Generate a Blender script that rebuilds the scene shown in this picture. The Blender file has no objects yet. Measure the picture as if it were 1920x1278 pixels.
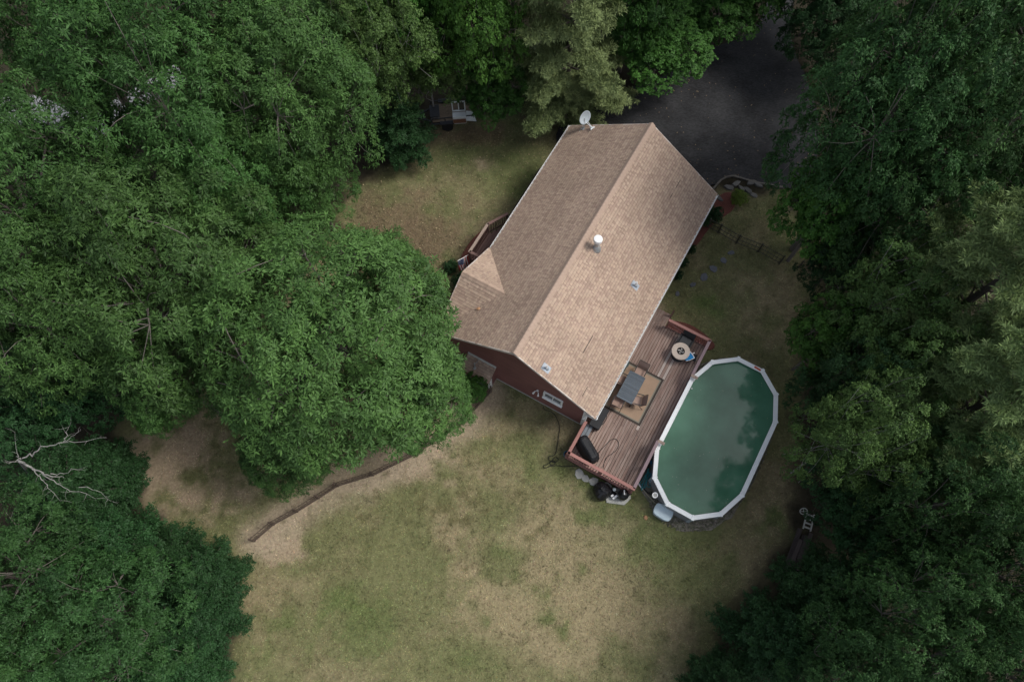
import bpy, math, random
import numpy as np
from mathutils import Matrix, Vector

R = math.radians
random.seed(7)
rng = np.random.default_rng(7)
scn = bpy.context.scene
col = scn.collection

# ------------------------------------------------------------------ camera
FPX, TILT, ROLL, CAMH = 1389.87, 0.3588, -0.0071, 35.65
cam_d = bpy.data.cameras.new('camera')
cam_d.sensor_width = 36.0
cam_d.lens = FPX / 1920 * 36
cam_d.clip_end = 2000
cam = bpy.data.objects.new('camera', cam_d)
col.objects.link(cam)
cam.matrix_world = Matrix.Translation((0, 0, CAMH)) @ Matrix.Rotation(TILT, 4, 'X') @ Matrix.Rotation(ROLL, 4, 'Z')
scn.camera = cam

# ------------------------------------------------------------------ light
SUN_EL, SUN_AZ = R(54), R(86)         # azimuth measured from +Y towards +X
world = bpy.data.worlds.new('World')
scn.world = world
world.use_nodes = True
wn, wl = world.node_tree.nodes, world.node_tree.links
wn.clear()
sky = wn.new('ShaderNodeTexSky')
sky.sky_type = 'NISHITA'
sky.sun_disc = False
sky.sun_elevation = SUN_EL
sky.sun_rotation = SUN_AZ
sky.dust_density = 3.0
hs = wn.new('ShaderNodeHueSaturation')
hs.inputs['Saturation'].default_value = 0.5
wc = wn.new('ShaderNodeTexCoord')
cn = wn.new('ShaderNodeTexNoise')
cn.inputs['Scale'].default_value = 3.2
cn.inputs['Detail'].default_value = 5
cr = wn.new('ShaderNodeMapRange')
cr.inputs[1].default_value, cr.inputs[2].default_value = 0.3, 0.7
cr.inputs[3].default_value, cr.inputs[4].default_value = 0.7, 1.3
cm = wn.new('ShaderNodeVectorMath')
cm.operation = 'SCALE'
bg = wn.new('ShaderNodeBackground')
bg.inputs['Strength'].default_value = 0.11
wo = wn.new('ShaderNodeOutputWorld')
wl.new(wc.outputs['Generated'], cn.inputs['Vector'])
wl.new(cn.outputs['Fac'], cr.inputs[0])
wl.new(sky.outputs[0], hs.inputs['Color'])
wl.new(hs.outputs[0], cm.inputs[0])
wl.new(cr.outputs[0], cm.inputs['Scale'])
wl.new(cm.outputs[0], bg.inputs['Color'])
wl.new(bg.outputs[0], wo.inputs[0])
sun_d = bpy.data.lights.new('sun', 'SUN')
sun_d.energy = 1.5
sun_d.angle = R(18)
sun_d.color = (1.0, 0.965, 0.92)
sun = bpy.data.objects.new('sun', sun_d)
col.objects.link(sun)
sdir = Vector((math.sin(SUN_AZ) * math.cos(SUN_EL), math.cos(SUN_AZ) * math.cos(SUN_EL), math.sin(SUN_EL)))
sun.rotation_euler = sdir.to_track_quat('Z', 'Y').to_euler()
sun.location = (20, 0, 40)
scn.view_settings.view_transform = 'Standard'
scn.view_settings.look = 'None'
scn.view_settings.gamma = 1.0
scn.view_settings.exposure = 0.82
scn.cycles.max_bounces = 6
scn.cycles.diffuse_bounces = 3
scn.cycles.transmission_bounces = 4
scn.cycles.transparent_max_bounces = 6

# ------------------------------------------------------------------ where things stand
_F = np.array([0, math.sin(TILT), -math.cos(TILT)])
_U = np.array([0, math.cos(TILT), math.sin(TILT)])
_R = np.array([1.0, 0, 0])
_R2 = _R * math.cos(ROLL) + _U * math.sin(ROLL)
_U2 = -_R * math.sin(ROLL) + _U * math.cos(ROLL)
def W(px, py, z=0.0):
    """measured point of the photograph -> metres in the place, at height z"""
    d = _F + _R2 * (px - 960) / FPX + _U2 * (639 - py) / FPX
    t = (z - CAMH) / d[2]
    p = d * t
    return np.array([p[0], p[1], z])
HC = np.array([3.426, 16.3155])              # house centre
HU = np.array([0.5, math.sqrt(3) / 2])       # along the ridge
HV = np.array([math.sqrt(3) / 2, -0.5])      # towards the pool
HTH = R(60)
def hw(a, b, z=0.0):
    p = HC + HU * a + HV * b
    return (p[0], p[1], z)

# ------------------------------------------------------------------ materials
def nd(nt, t, **kw):
    n = nt.nodes.new(t)
    for k, v in kw.items():
        setattr(n, k, v)
    return n

MATS = {}
def pm(name, c, rough=0.8, var=0.15, scale=6.0, bump=0.0, bscale=None, metal=0.0, orand=0.0, attr=None,
       stretch=(1, 1, 1), spec=0.3, detail=6, var2=0.0, scale2=0.7, c2=None, trans=0.0, coat=0.0):
    m = bpy.data.materials.new(name)
    m.use_nodes = True
    nt = m.node_tree
    nt.nodes.clear()
    L = nt.links
    out = nd(nt, 'ShaderNodeOutputMaterial')
    p = nd(nt, 'ShaderNodeBsdfPrincipled')
    p.inputs['Roughness'].default_value = rough
    p.inputs['Metallic'].default_value = metal
    p.inputs['Specular IOR Level'].default_value = spec
    if coat:
        p.inputs['Coat Weight'].default_value = coat
        p.inputs['Coat Roughness'].default_value = 0.1
    tc = nd(nt, 'ShaderNodeTexCoord')
    mp = nd(nt, 'ShaderNodeMapping')
    mp.inputs['Scale'].default_value = stretch
    L.new(tc.outputs['Object'], mp.inputs['Vector'])
    nz = nd(nt, 'ShaderNodeTexNoise')
    nz.inputs['Scale'].default_value = scale
    nz.inputs['Detail'].default_value = detail
    nz.inputs['Roughness'].default_value = 0.65
    L.new(mp.outputs[0], nz.inputs['Vector'])
    mr = nd(nt, 'ShaderNodeMapRange')
    mr.inputs[1].default_value, mr.inputs[2].default_value = 0.25, 0.75
    mr.inputs[3].default_value, mr.inputs[4].default_value = 1 - var, 1 + var
    L.new(nz.outputs['Fac'], mr.inputs[0])
    fac = mr.outputs[0]
    if var2:
        n2 = nd(nt, 'ShaderNodeTexNoise')
        n2.inputs['Scale'].default_value = scale2
        n2.inputs['Detail'].default_value = 3
        L.new(tc.outputs['Object'], n2.inputs['Vector'])
        m2 = nd(nt, 'ShaderNodeMapRange')
        m2.inputs[1].default_value, m2.inputs[2].default_value = 0.3, 0.7
        m2.inputs[3].default_value, m2.inputs[4].default_value = 1 - var2, 1 + var2
        L.new(n2.outputs['Fac'], m2.inputs[0])
        mu = nd(nt, 'ShaderNodeMath', operation='MULTIPLY')
        L.new(fac, mu.inputs[0]); L.new(m2.outputs[0], mu.inputs[1])
        fac = mu.outputs[0]
    if orand:
        oi = nd(nt, 'ShaderNodeObjectInfo')
        m3 = nd(nt, 'ShaderNodeMapRange')
        m3.inputs[3].default_value, m3.inputs[4].default_value = 1 - orand, 1 + orand
        L.new(oi.outputs['Random'], m3.inputs[0])
        mu = nd(nt, 'ShaderNodeMath', operation='MULTIPLY')
        L.new(fac, mu.inputs[0]); L.new(m3.outputs[0], mu.inputs[1])
        fac = mu.outputs[0]
    sc = nd(nt, 'ShaderNodeVectorMath', operation='SCALE')
    if attr:
        at = nd(nt, 'ShaderNodeAttribute', attribute_name=attr)
        L.new(at.outputs['Color'], sc.inputs[0])
    elif c2 is not None:
        mx = nd(nt, 'ShaderNodeMix', data_type='RGBA')
        mx.inputs[6].default_value = (*c, 1)
        mx.inputs[7].default_value = (*c2, 1)
        n4 = nd(nt, 'ShaderNodeTexNoise')
        n4.inputs['Scale'].default_value = scale * 0.45
        n4.inputs['Detail'].default_value = 5
        L.new(mp.outputs[0], n4.inputs['Vector'])
        m4 = nd(nt, 'ShaderNodeMapRange')
        m4.inputs[1].default_value, m4.inputs[2].default_value = 0.38, 0.62
        L.new(n4.outputs['Fac'], m4.inputs[0])
        L.new(m4.outputs[0], mx.inputs[0])
        L.new(mx.outputs[2], sc.inputs[0])
    else:
        sc.inputs[0].default_value = c
    L.new(fac, sc.inputs['Scale'])
    L.new(sc.outputs[0], p.inputs['Base Color'])
    if bump:
        bn = nz
        if bscale:
            bn = nd(nt, 'ShaderNodeTexNoise')
            bn.inputs['Scale'].default_value = bscale
            bn.inputs['Detail'].default_value = 4
            L.new(mp.outputs[0], bn.inputs['Vector'])
        b = nd(nt, 'ShaderNodeBump')
        b.inputs['Strength'].default_value = bump
        b.inputs['Distance'].default_value = 0.02
        L.new(bn.outputs['Fac'], b.inputs['Height'])
        L.new(b.outputs[0], p.inputs['Normal'])
    sh = p.outputs[0]
    if trans:
        tr = nd(nt, 'ShaderNodeBsdfTranslucent')
        L.new(sc.outputs[0], tr.inputs['Color'])
        ms = nd(nt, 'ShaderNodeMixShader')
        ms.inputs[0].default_value = trans
        L.new(sh, ms.inputs[1]); L.new(tr.outputs[0], ms.inputs[2])
        sh = ms.outputs[0]
    L.new(sh, out.inputs['Surface'])
    MATS[name] = m
    return m

pm('ground', (.1, .1, .1), rough=.95, var=.38, scale=7, bump=.15, bscale=25, attr='col', spec=.1, detail=10)
pm('grass', (.1, .1, .1), rough=.85, var=.12, scale=30, attr='col', spec=.15, trans=.15)
pm('asphalt', (.036, .0365, .038), rough=.95, var=.5, scale=9, stretch=(.8, 1.6, 1), bump=.3, bscale=60, var2=.28, scale2=.6, spec=.05, detail=12)
pm('road_grey', (.3, .3, .3), rough=.9, var=.1, scale=10)
pm('shingle', (.3, .22, .17), rough=.92, var=.16, scale=28, bump=.25, bscale=70, attr='col', spec=.15, var2=.09, scale2=.55)
pm('roof_deck', (.2, .15, .12), rough=.9)
pm('clapboard', (.165, .073, .064), rough=.7, var=.1, scale=4, stretch=(.3, .3, 4), orand=.07, var2=.12)
pm('white_trim', (.72, .72, .7), rough=.5, var=.05, scale=5)
pm('rake_trim', (.52, .46, .41), rough=.6, var=.06)
pm('concrete', (.36, .36, .33), rough=.9, var=.15, scale=5, bump=.1)
pm('glass', (.03, .035, .04), rough=.05, var=.02, spec=.6)
pm('pvc_white', (.75, .75, .74), rough=.4, var=.04)
pm('galvanised', (.45, .47, .48), rough=.35, var=.12, metal=.6, scale=12)
pm('lead_flashing', (.32, .36, .4), rough=.45, var=.12, metal=.3)
pm('dish_grey', (.42, .47, .50), rough=.45, var=.04)
pm('deck_wood', (.225, .148, .120), rough=.8, var=.3, scale=7, stretch=(.35, 5, 5), orand=.15, c2=(.29, .220, .185), var2=.22, scale2=.5, bump=.1)
pm('deck_pale', (.40, .34, .30), rough=.85, var=.2, scale=7, stretch=(.4, 5, 5), orand=.1)
pm('rail_red', (.275, .135, .116), rough=.7, var=.12, scale=6, orand=.08)
pm('rail_weathered', (.24, .17, .18), rough=.6, var=.2, scale=8, stretch=(.5, 4, 4))
pm('porch_wood', (.18, .11, .095), rough=.8, var=.2, scale=7, orand=.12, stretch=(.4, 4, 4))
pm('porch_rail_top', (.30, .23, .19), rough=.85, var=.35, scale=14, orand=.05)
pm('skirt_dark', (.06, .03, .025), rough=.85, var=.2)
pm('rug', (.32, .225, .155), rough=.95, var=.1, scale=30, var2=.08, scale2=1.5)
pm('rug_border', (.055, .045, .038), rough=.95, var=.12, scale=30)
pm('rug_line', (.2, .19, .15), rough=.95, var=.1, scale=30)
pm('table_slat', (.075, .095, .115), rough=.5, var=.12, scale=10, orand=.15)
pm('metal_dark', (.022, .02, .02), rough=.5, var=.1)
pm('sling', (.30, .21, .17), rough=.9, var=.1, scale=20)
pm('wicker', (.035, .035, .036), rough=.75, var=.2, scale=30, bump=.2)
pm('cushion_grey', (.06, .063, .065), rough=.95, var=.12, scale=20)
pm('fire_stone', (.50, .42, .35), rough=.75, var=.1, scale=12)
pm('fire_bowl', (.03, .027, .025), rough=.8, var=.3, scale=30)
pm('burner_steel', (.55, .53, .5), rough=.35, metal=.6, var=.05)
pm('net_blue', (.03, .26, .55), rough=.6, var=.1, scale=12)
pm('grill_cover', (.014, .015, .017), rough=.62, var=.2, scale=4, bump=.2, bscale=5)
pm('bench_grey', (.14, .16, .18), rough=.6, var=.1)
pm('bag_black', (.012, .012, .014), rough=.38, var=.2, bump=.5, bscale=6)
pm('pump_black', (.012, .013, .015), rough=.35, var=.1)
pm('teal_bin', (.03, .06, .065), rough=.5, var=.1)
pm('hose_black', (.012, .012, .012), rough=.5, var=.1)
pm('hose_blue', (.02, .14, .25), rough=.45, var=.15)
pm('hose_teal', (.03, .22, .24), rough=.45, var=.15)
pm('hose_pale', (.3, .27, .2), rough=.5, var=.1)
pm('pool_rim', (.84, .86, .85), rough=.4, var=.04, scale=3)
pm('pool_wall', (.22, .225, .23), rough=.5, var=.15, scale=5, stretch=(1, 1, .3))
pm('pool_post', (.33, .38, .40), rough=.45, var=.06)
pm('liner_blue', (.03, .10, .09), rough=.6, var=.2)
pm('lid_blue', (.52, .63, .68), rough=.4, var=.04)
pm('label_orange', (.55, .12, .06), rough=.5, var=.05)
pm('gravel', (.20, .18, .155), c2=(.11, .115, .075), rough=.95, var=.45, scale=14, bump=.6, bscale=30)
pm('mulch', (.115, .042, .032), rough=.95, var=.45, scale=16, bump=.6, bscale=22)
pm('stone_blue', (.105, .112, .125), rough=.85, var=.2, scale=7, orand=.12, bump=.15)
pm('stone_grey', (.115, .112, .105), rough=.9, var=.2, scale=6, orand=.2, bump=.3)
pm('fence_wood', (.085, .062, .047), rough=.9, var=.25, scale=9, orand=.2)
pm('fence_wire', (.05, .05, .036), rough=.6, var=.1)
pm('bark_grey', (.13, .115, .10), rough=.95, var=.3, scale=6, bump=.5, stretch=(1, 1, .25))
pm('bark_birch', (.25, .24, .225), rough=.85, var=.3, scale=5, stretch=(1, 1, .6))
pm('bark_dark', (.07, .06, .05), rough=.95, var=.3, scale=7, bump=.4)
pm('timber_old', (.055, .045, .042), rough=.95, var=.3, scale=8, stretch=(.3, 4, 4), orand=.2)
pm('trailer_steel', (.02, .022, .026), rough=.55, var=.15)
pm('trailer_plank', (.17, .13, .09), rough=.9, var=.3, scale=8, orand=.2)
pm('tyre', (.012, .012, .012), rough=.85, var=.1)
pm('appliance_white', (.62, .66, .67), rough=.45, var=.05)
pm('brown_panel', (.16, .075, .045), rough=.7, var=.15)
pm('leaf_orange', (.34, .19, .10), rough=.8, var=.1)
pm('flag', (.5, .5, .5), rough=.85, var=.05, attr='col', trans=.25)
pm('star_white', (.75, .75, .75), rough=.85, var=.02)
pm('rock_pale', (.12, .11, .097), rough=.95, var=.2, scale=7, bump=.3)

def foliage(name, c, trans=.13, rough=.6, orand=.2, tip=None):
    m = bpy.data.materials.new(name)
    m.use_nodes = True
    nt = m.node_tree
    nt.nodes.clear()
    L = nt.links
    out = nd(nt, 'ShaderNodeOutputMaterial')
    p = nd(nt, 'ShaderNodeBsdfPrincipled')
    p.inputs['Roughness'].default_value = rough
    p.inputs['Specular IOR Level'].default_value = .22
    at = nd(nt, 'ShaderNodeAttribute', attribute_name='tint')
    mx = nd(nt, 'ShaderNodeMix', data_type='RGBA')
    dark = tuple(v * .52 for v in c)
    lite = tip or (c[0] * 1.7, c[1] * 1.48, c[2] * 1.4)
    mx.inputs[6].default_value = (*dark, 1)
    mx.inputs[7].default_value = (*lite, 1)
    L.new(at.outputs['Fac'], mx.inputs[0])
    oi = nd(nt, 'ShaderNodeObjectInfo')
    mr = nd(nt, 'ShaderNodeMapRange')
    mr.inputs[3].default_value, mr.inputs[4].default_value = 1 - orand, 1 + orand
    L.new(oi.outputs['Random'], mr.inputs[0])
    sc = nd(nt, 'ShaderNodeVectorMath', operation='SCALE')
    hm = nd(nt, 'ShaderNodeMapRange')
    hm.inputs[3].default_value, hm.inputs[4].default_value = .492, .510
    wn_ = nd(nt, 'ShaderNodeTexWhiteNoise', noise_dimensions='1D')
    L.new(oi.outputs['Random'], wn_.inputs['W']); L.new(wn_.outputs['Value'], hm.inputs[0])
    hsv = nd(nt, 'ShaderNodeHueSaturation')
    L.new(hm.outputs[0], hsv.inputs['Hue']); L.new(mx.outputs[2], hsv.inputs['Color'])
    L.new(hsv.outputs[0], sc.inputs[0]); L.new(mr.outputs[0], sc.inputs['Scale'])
    L.new(sc.outputs[0], p.inputs['Base Color'])
    tr = nd(nt, 'ShaderNodeBsdfTranslucent')
    L.new(sc.outputs[0], tr.inputs['Color'])
    ms = nd(nt, 'ShaderNodeMixShader')
    ms.inputs[0].default_value = trans
    L.new(p.outputs[0], ms.inputs[1]); L.new(tr.outputs[0], ms.inputs[2])
    L.new(ms.outputs[0], out.inputs['Surface'])
    MATS[name] = m
foliage('leaf_ash', (.047, .118, .029))
foliage('leaf_oak', (.034, .095, .026))
foliage('leaf_maple', (.042, .122, .020))
foliage('leaf_birch', (.060, .125, .032))
foliage('leaf_dark', (.021, .066, .021))
foliage('leaf_pine', (.104, .176, .062), trans=.1, orand=.08)
foliage('leaf_pine_yellow', (.148, .205, .082), trans=.1, orand=.06)
foliage('leaf_lime', (.11, .19, .03))

# ------------------------------------------------------------------ mesh helpers
def tag(o, label=None, cat=None, group=None, kind=None):
    if label: o['label'] = label
    if cat: o['category'] = cat
    if group: o['group'] = group
    if kind: o['kind'] = kind
    return o
def empty(name, loc=(0, 0, 0), rz=0.0, parent=None):
    o = bpy.data.objects.new(name, None)
    o.empty_display_size = .2
    col.objects.link(o)
    o.location = loc
    o.rotation_euler = (0, 0, rz)
    o.parent = parent
    return o
def copy_tree(o, parent=None):
    c = o.copy()
    col.objects.link(c)
    c.parent = parent
    for ch in list(o.children):
        copy_tree(ch, c)
    return c

class MB:
    def __init__(s):
        s.v, s.f, s.c = [], [], []
    def add(s, vs, fs, colr=None):
        n = len(s.v)
        s.v += [tuple(p) for p in vs]
        s.f += [tuple(i + n for i in f) for f in fs]
        s.c += [colr] * len(fs)
        return s
    def box(s, c, d, rz=0.0, colr=None, taper=1.0):
        x, y, z = d[0] / 2, d[1] / 2, d[2] / 2
        vs = []
        ca, sa = math.cos(rz), math.sin(rz)
        for k in (-1, 1):
            t = taper if k == 1 else 1.0
            for i, j in ((-1, -1), (1, -1), (1, 1), (-1, 1)):
                px, py = i * x * t, j * y * t
                vs.append((c[0] + px * ca - py * sa, c[1] + px * sa + py * ca, c[2] + k * z))
        return s.add(vs, [(3, 2, 1, 0), (4, 5, 6, 7), (0, 1, 5, 4), (1, 2, 6, 5), (2, 3, 7, 6), (3, 0, 4, 7)], colr)
    def bbox(s, c, d, bev=.01, rz=0.0):
        """box with bevelled top edges"""
        x, y, z = d[0] / 2, d[1] / 2, d[2] / 2
        ca, sa = math.cos(rz), math.sin(rz)
        vs = []
        for ins, zz in ((0, -z), (0, z - bev), (bev, z)):
            for i, j in ((-1, -1), (1, -1), (1, 1), (-1, 1)):
                px, py = i * (x - ins), j * (y - ins)
                vs.append((c[0] + px * ca - py * sa, c[1] + px * sa + py * ca, c[2] + zz))
        fs = [(3, 2, 1, 0), (8, 9, 10, 11)]
        for b in (0, 4):
            for i in range(4):
                j = (i + 1) % 4
                fs.append((b + i, b + j, b + 4 + j, b + 4 + i))
        return s.add(vs, fs)
    def bar(s, p, q, w, h=None):
        h = h or w
        p, q = Vector(p), Vector(q)
        d = (q - p).normalized()
        up = Vector((0, 0, 1)) if abs(d.z) < .95 else Vector((1, 0, 0))
        x = d.cross(up).normalized() * w / 2
        y = x.cross(d).normalized() * h / 2
        vs = []
        for e in (p, q):
            for i, j in ((-1, -1), (1, -1), (1, 1), (-1, 1)):
                vs.append(e + x * i + y * j)
        return s.add(vs, [(3, 2, 1, 0), (4, 5, 6, 7), (0, 1, 5, 4), (1, 2, 6, 5), (2, 3, 7, 6), (3, 0, 4, 7)])
    def tube(s, pts, r, n=7, cap=True):
        pts = [Vector(p) for p in pts]
        if not hasattr(r, '__len__'):
            r = [r] * len(pts)
        base = len(s.v)
        prev = None
        vs = []
        for i, p in enumerate(pts):
            a = pts[max(i - 1, 0)]
            b = pts[min(i + 1, len(pts) - 1)]
            d = (b - a)
            d = d.normalized() if d.length > 1e-9 else Vector((0, 0, 1))
            if prev is None:
                u = Vector((0, 0, 1)) if abs(d.z) < .9 else Vector((1, 0, 0))
                x = d.cross(u).normalized()
            else:
                x = (prev - d * prev.dot(d))
                x = x.normalized() if x.length > 1e-6 else d.orthogonal().normalized()
            prev = x
            y = d.cross(x)
            for k in range(n):
                t = 2 * math.pi * k / n
                vs.append(p + (x * math.cos(t) + y * math.sin(t)) * r[i])
        fs = []
        for i in range(len(pts) - 1):
            for k in range(n):
                k2 = (k + 1) % n
                fs.append((i * n + k, i * n + k2, (i + 1) * n + k2, (i + 1) * n + k))
        if cap:
            fs.append(tuple(range(n - 1, -1, -1)))
            fs.append(tuple((len(pts) - 1) * n + k for k in range(n)))
        return s.add(vs, fs)
    def lathe(s, prof, c=(0, 0, 0), n=24):
        vs, fs = [], []
        for r, z in prof:
            for k in range(n):
                t = 2 * math.pi * k / n
                vs.append((c[0] + r * math.cos(t), c[1] + r * math.sin(t), c[2] + z))
        for i in range(len(prof) - 1):
            for k in range(n):
                k2 = (k + 1) % n
                fs.append((i * n + k, i * n + k2, (i + 1) * n + k2, (i + 1) * n + k))
        fs.append(tuple(range(n - 1, -1, -1)))
        fs.append(tuple((len(prof) - 1) * n + k for k in range(n)))
        return s.add(vs, fs)
    def prism(s, poly, z0, z1, bev=0.0):
        n = len(poly)
        vs = [(p[0], p[1], z0) for p in poly]
        if bev:
            cx = sum(p[0] for p in poly) / n
            cy = sum(p[1] for p in poly) / n
            vs += [(p[0], p[1], z1 - bev) for p in poly]
            def ins(p):
                dx, dy = cx - p[0], cy - p[1]
                l = math.hypot(dx, dy) or 1
                return (p[0] + dx / l * bev, p[1] + dy / l * bev, z1)
            vs += [ins(p) for p in poly]
            rings = 3
        else:
            vs += [(p[0], p[1], z1) for p in poly]
            rings = 2
        fs = [tuple(range(n - 1, -1, -1)), tuple((rings - 1) * n + i for i in range(n))]
        for r in range(rings - 1):
            for i in range(n):
                j = (i + 1) % n
                fs.append((r * n + i, r * n + j, (r + 1) * n + j, (r + 1) * n + i))
        return s.add(vs, fs)
    def mesh(s, name, mat):
        me = bpy.data.meshes.new(name)
        me.from_pydata(s.v, [], s.f)
        me.materials.append(MATS[mat])
        if any(c is not None for c in s.c):
            a = me.attributes.new('col', 'FLOAT_COLOR', 'FACE')
            flat = []
            for c in s.c:
                c = c or (.3, .3, .3)
                flat += [c[0], c[1], c[2], 1.0]
            a.data.foreach_set('color', flat)
        me.update()
        return me
    def build(s, name, mat, parent=None, smooth=False, loc=None, rz=None):
        me = s.mesh(name, mat)
        if smooth:
            me.polygons.foreach_set('use_smooth', [True] * len(me.polygons))
        o = bpy.data.objects.new(name, me)
        col.objects.link(o)
        o.parent = parent
        if loc is not None: o.location = loc
        if rz is not None: o.rotation_euler = (0, 0, rz)
        return o

def quad_mesh(name, verts, nq, mat, tint=None, cols=None, k=4):
    """verts (nq*k,3) already in face order"""
    me = bpy.data.meshes.new(name)
    nv = nq * k
    me.vertices.add(nv)
    me.vertices.foreach_set('co', np.ascontiguousarray(verts, dtype=np.float32).ravel())
    me.loops.add(nv)
    me.loops.foreach_set('vertex_index', np.arange(nv, dtype=np.int32))
    me.polygons.add(nq)
    me.polygons.foreach_set('loop_start', np.arange(0, nv, k, dtype=np.int32))
    if tint is not None:
        a = me.attributes.new('tint', 'FLOAT', 'FACE')
        a.data.foreach_set('value', tint.astype(np.float32))
    if cols is not None:
        a = me.attributes.new('col', 'FLOAT_COLOR', 'FACE')
        c4 = np.concatenate([cols, np.ones((len(cols), 1))], 1).astype(np.float32)
        a.data.foreach_set('color', c4.ravel())
    me.materials.append(MATS[mat])
    me.update(calc_edges=True)
    me.validate()
    return me

def unit(a):
    return a / np.maximum(np.linalg.norm(a, axis=-1, keepdims=True), 1e-9)

# ------------------------------------------------------------------ value noise for the lawn's colours
_perm = np.random.default_rng(3).random((256, 256))
def vnoise(x, y):
    xi, yi = np.floor(x).astype(int), np.floor(y).astype(int)
    fx, fy = x - xi, y - yi
    fx, fy = fx * fx * (3 - 2 * fx), fy * fy * (3 - 2 * fy)
    g = lambda i, j: _perm[i % 256, j % 256]
    return (g(xi, yi) * (1 - fx) + g(xi + 1, yi) * fx) * (1 - fy) + (g(xi, yi + 1) * (1 - fx) + g(xi + 1, yi + 1) * fx) * fy
def fbm(x, y, o=4):
    t, a, s = 0, .5, 0
    for i in range(o):
        t = t + a * vnoise(x * 2 ** i + 17.3 * i, y * 2 ** i + 9.1 * i); s += a; a *= .55
    return t / s
def seg_dist(x, y, pts, closed=False):
    d = np.full(x.shape, 1e9)
    n = len(pts)
    for i in range(n if closed else n - 1):
        ax, ay = pts[i][:2]; bx, by = pts[(i + 1) % n][:2]
        dx, dy = bx - ax, by - ay
        t = np.clip(((x - ax) * dx + (y - ay) * dy) / (dx * dx + dy * dy + 1e-9), 0, 1)
        d = np.minimum(d, np.hypot(x - ax - t * dx, y - ay - t * dy))
    return d
def inside(x, y, pts):
    r = np.zeros(x.shape, bool)
    n = len(pts)
    for i in range(n):
        ax, ay = pts[i][:2]; bx, by = pts[(i + 1) % n][:2]
        c = (ay > y) != (by > y)
        xs = (bx - ax) * (y - ay) / (by - ay + 1e-12) + ax
        r ^= c & (x < xs)
    return r
def sstep(a, b, x):
    t = np.clip((x - a) / (b - a), 0, 1)
    return t * t * (3 - 2 * t)

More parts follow.
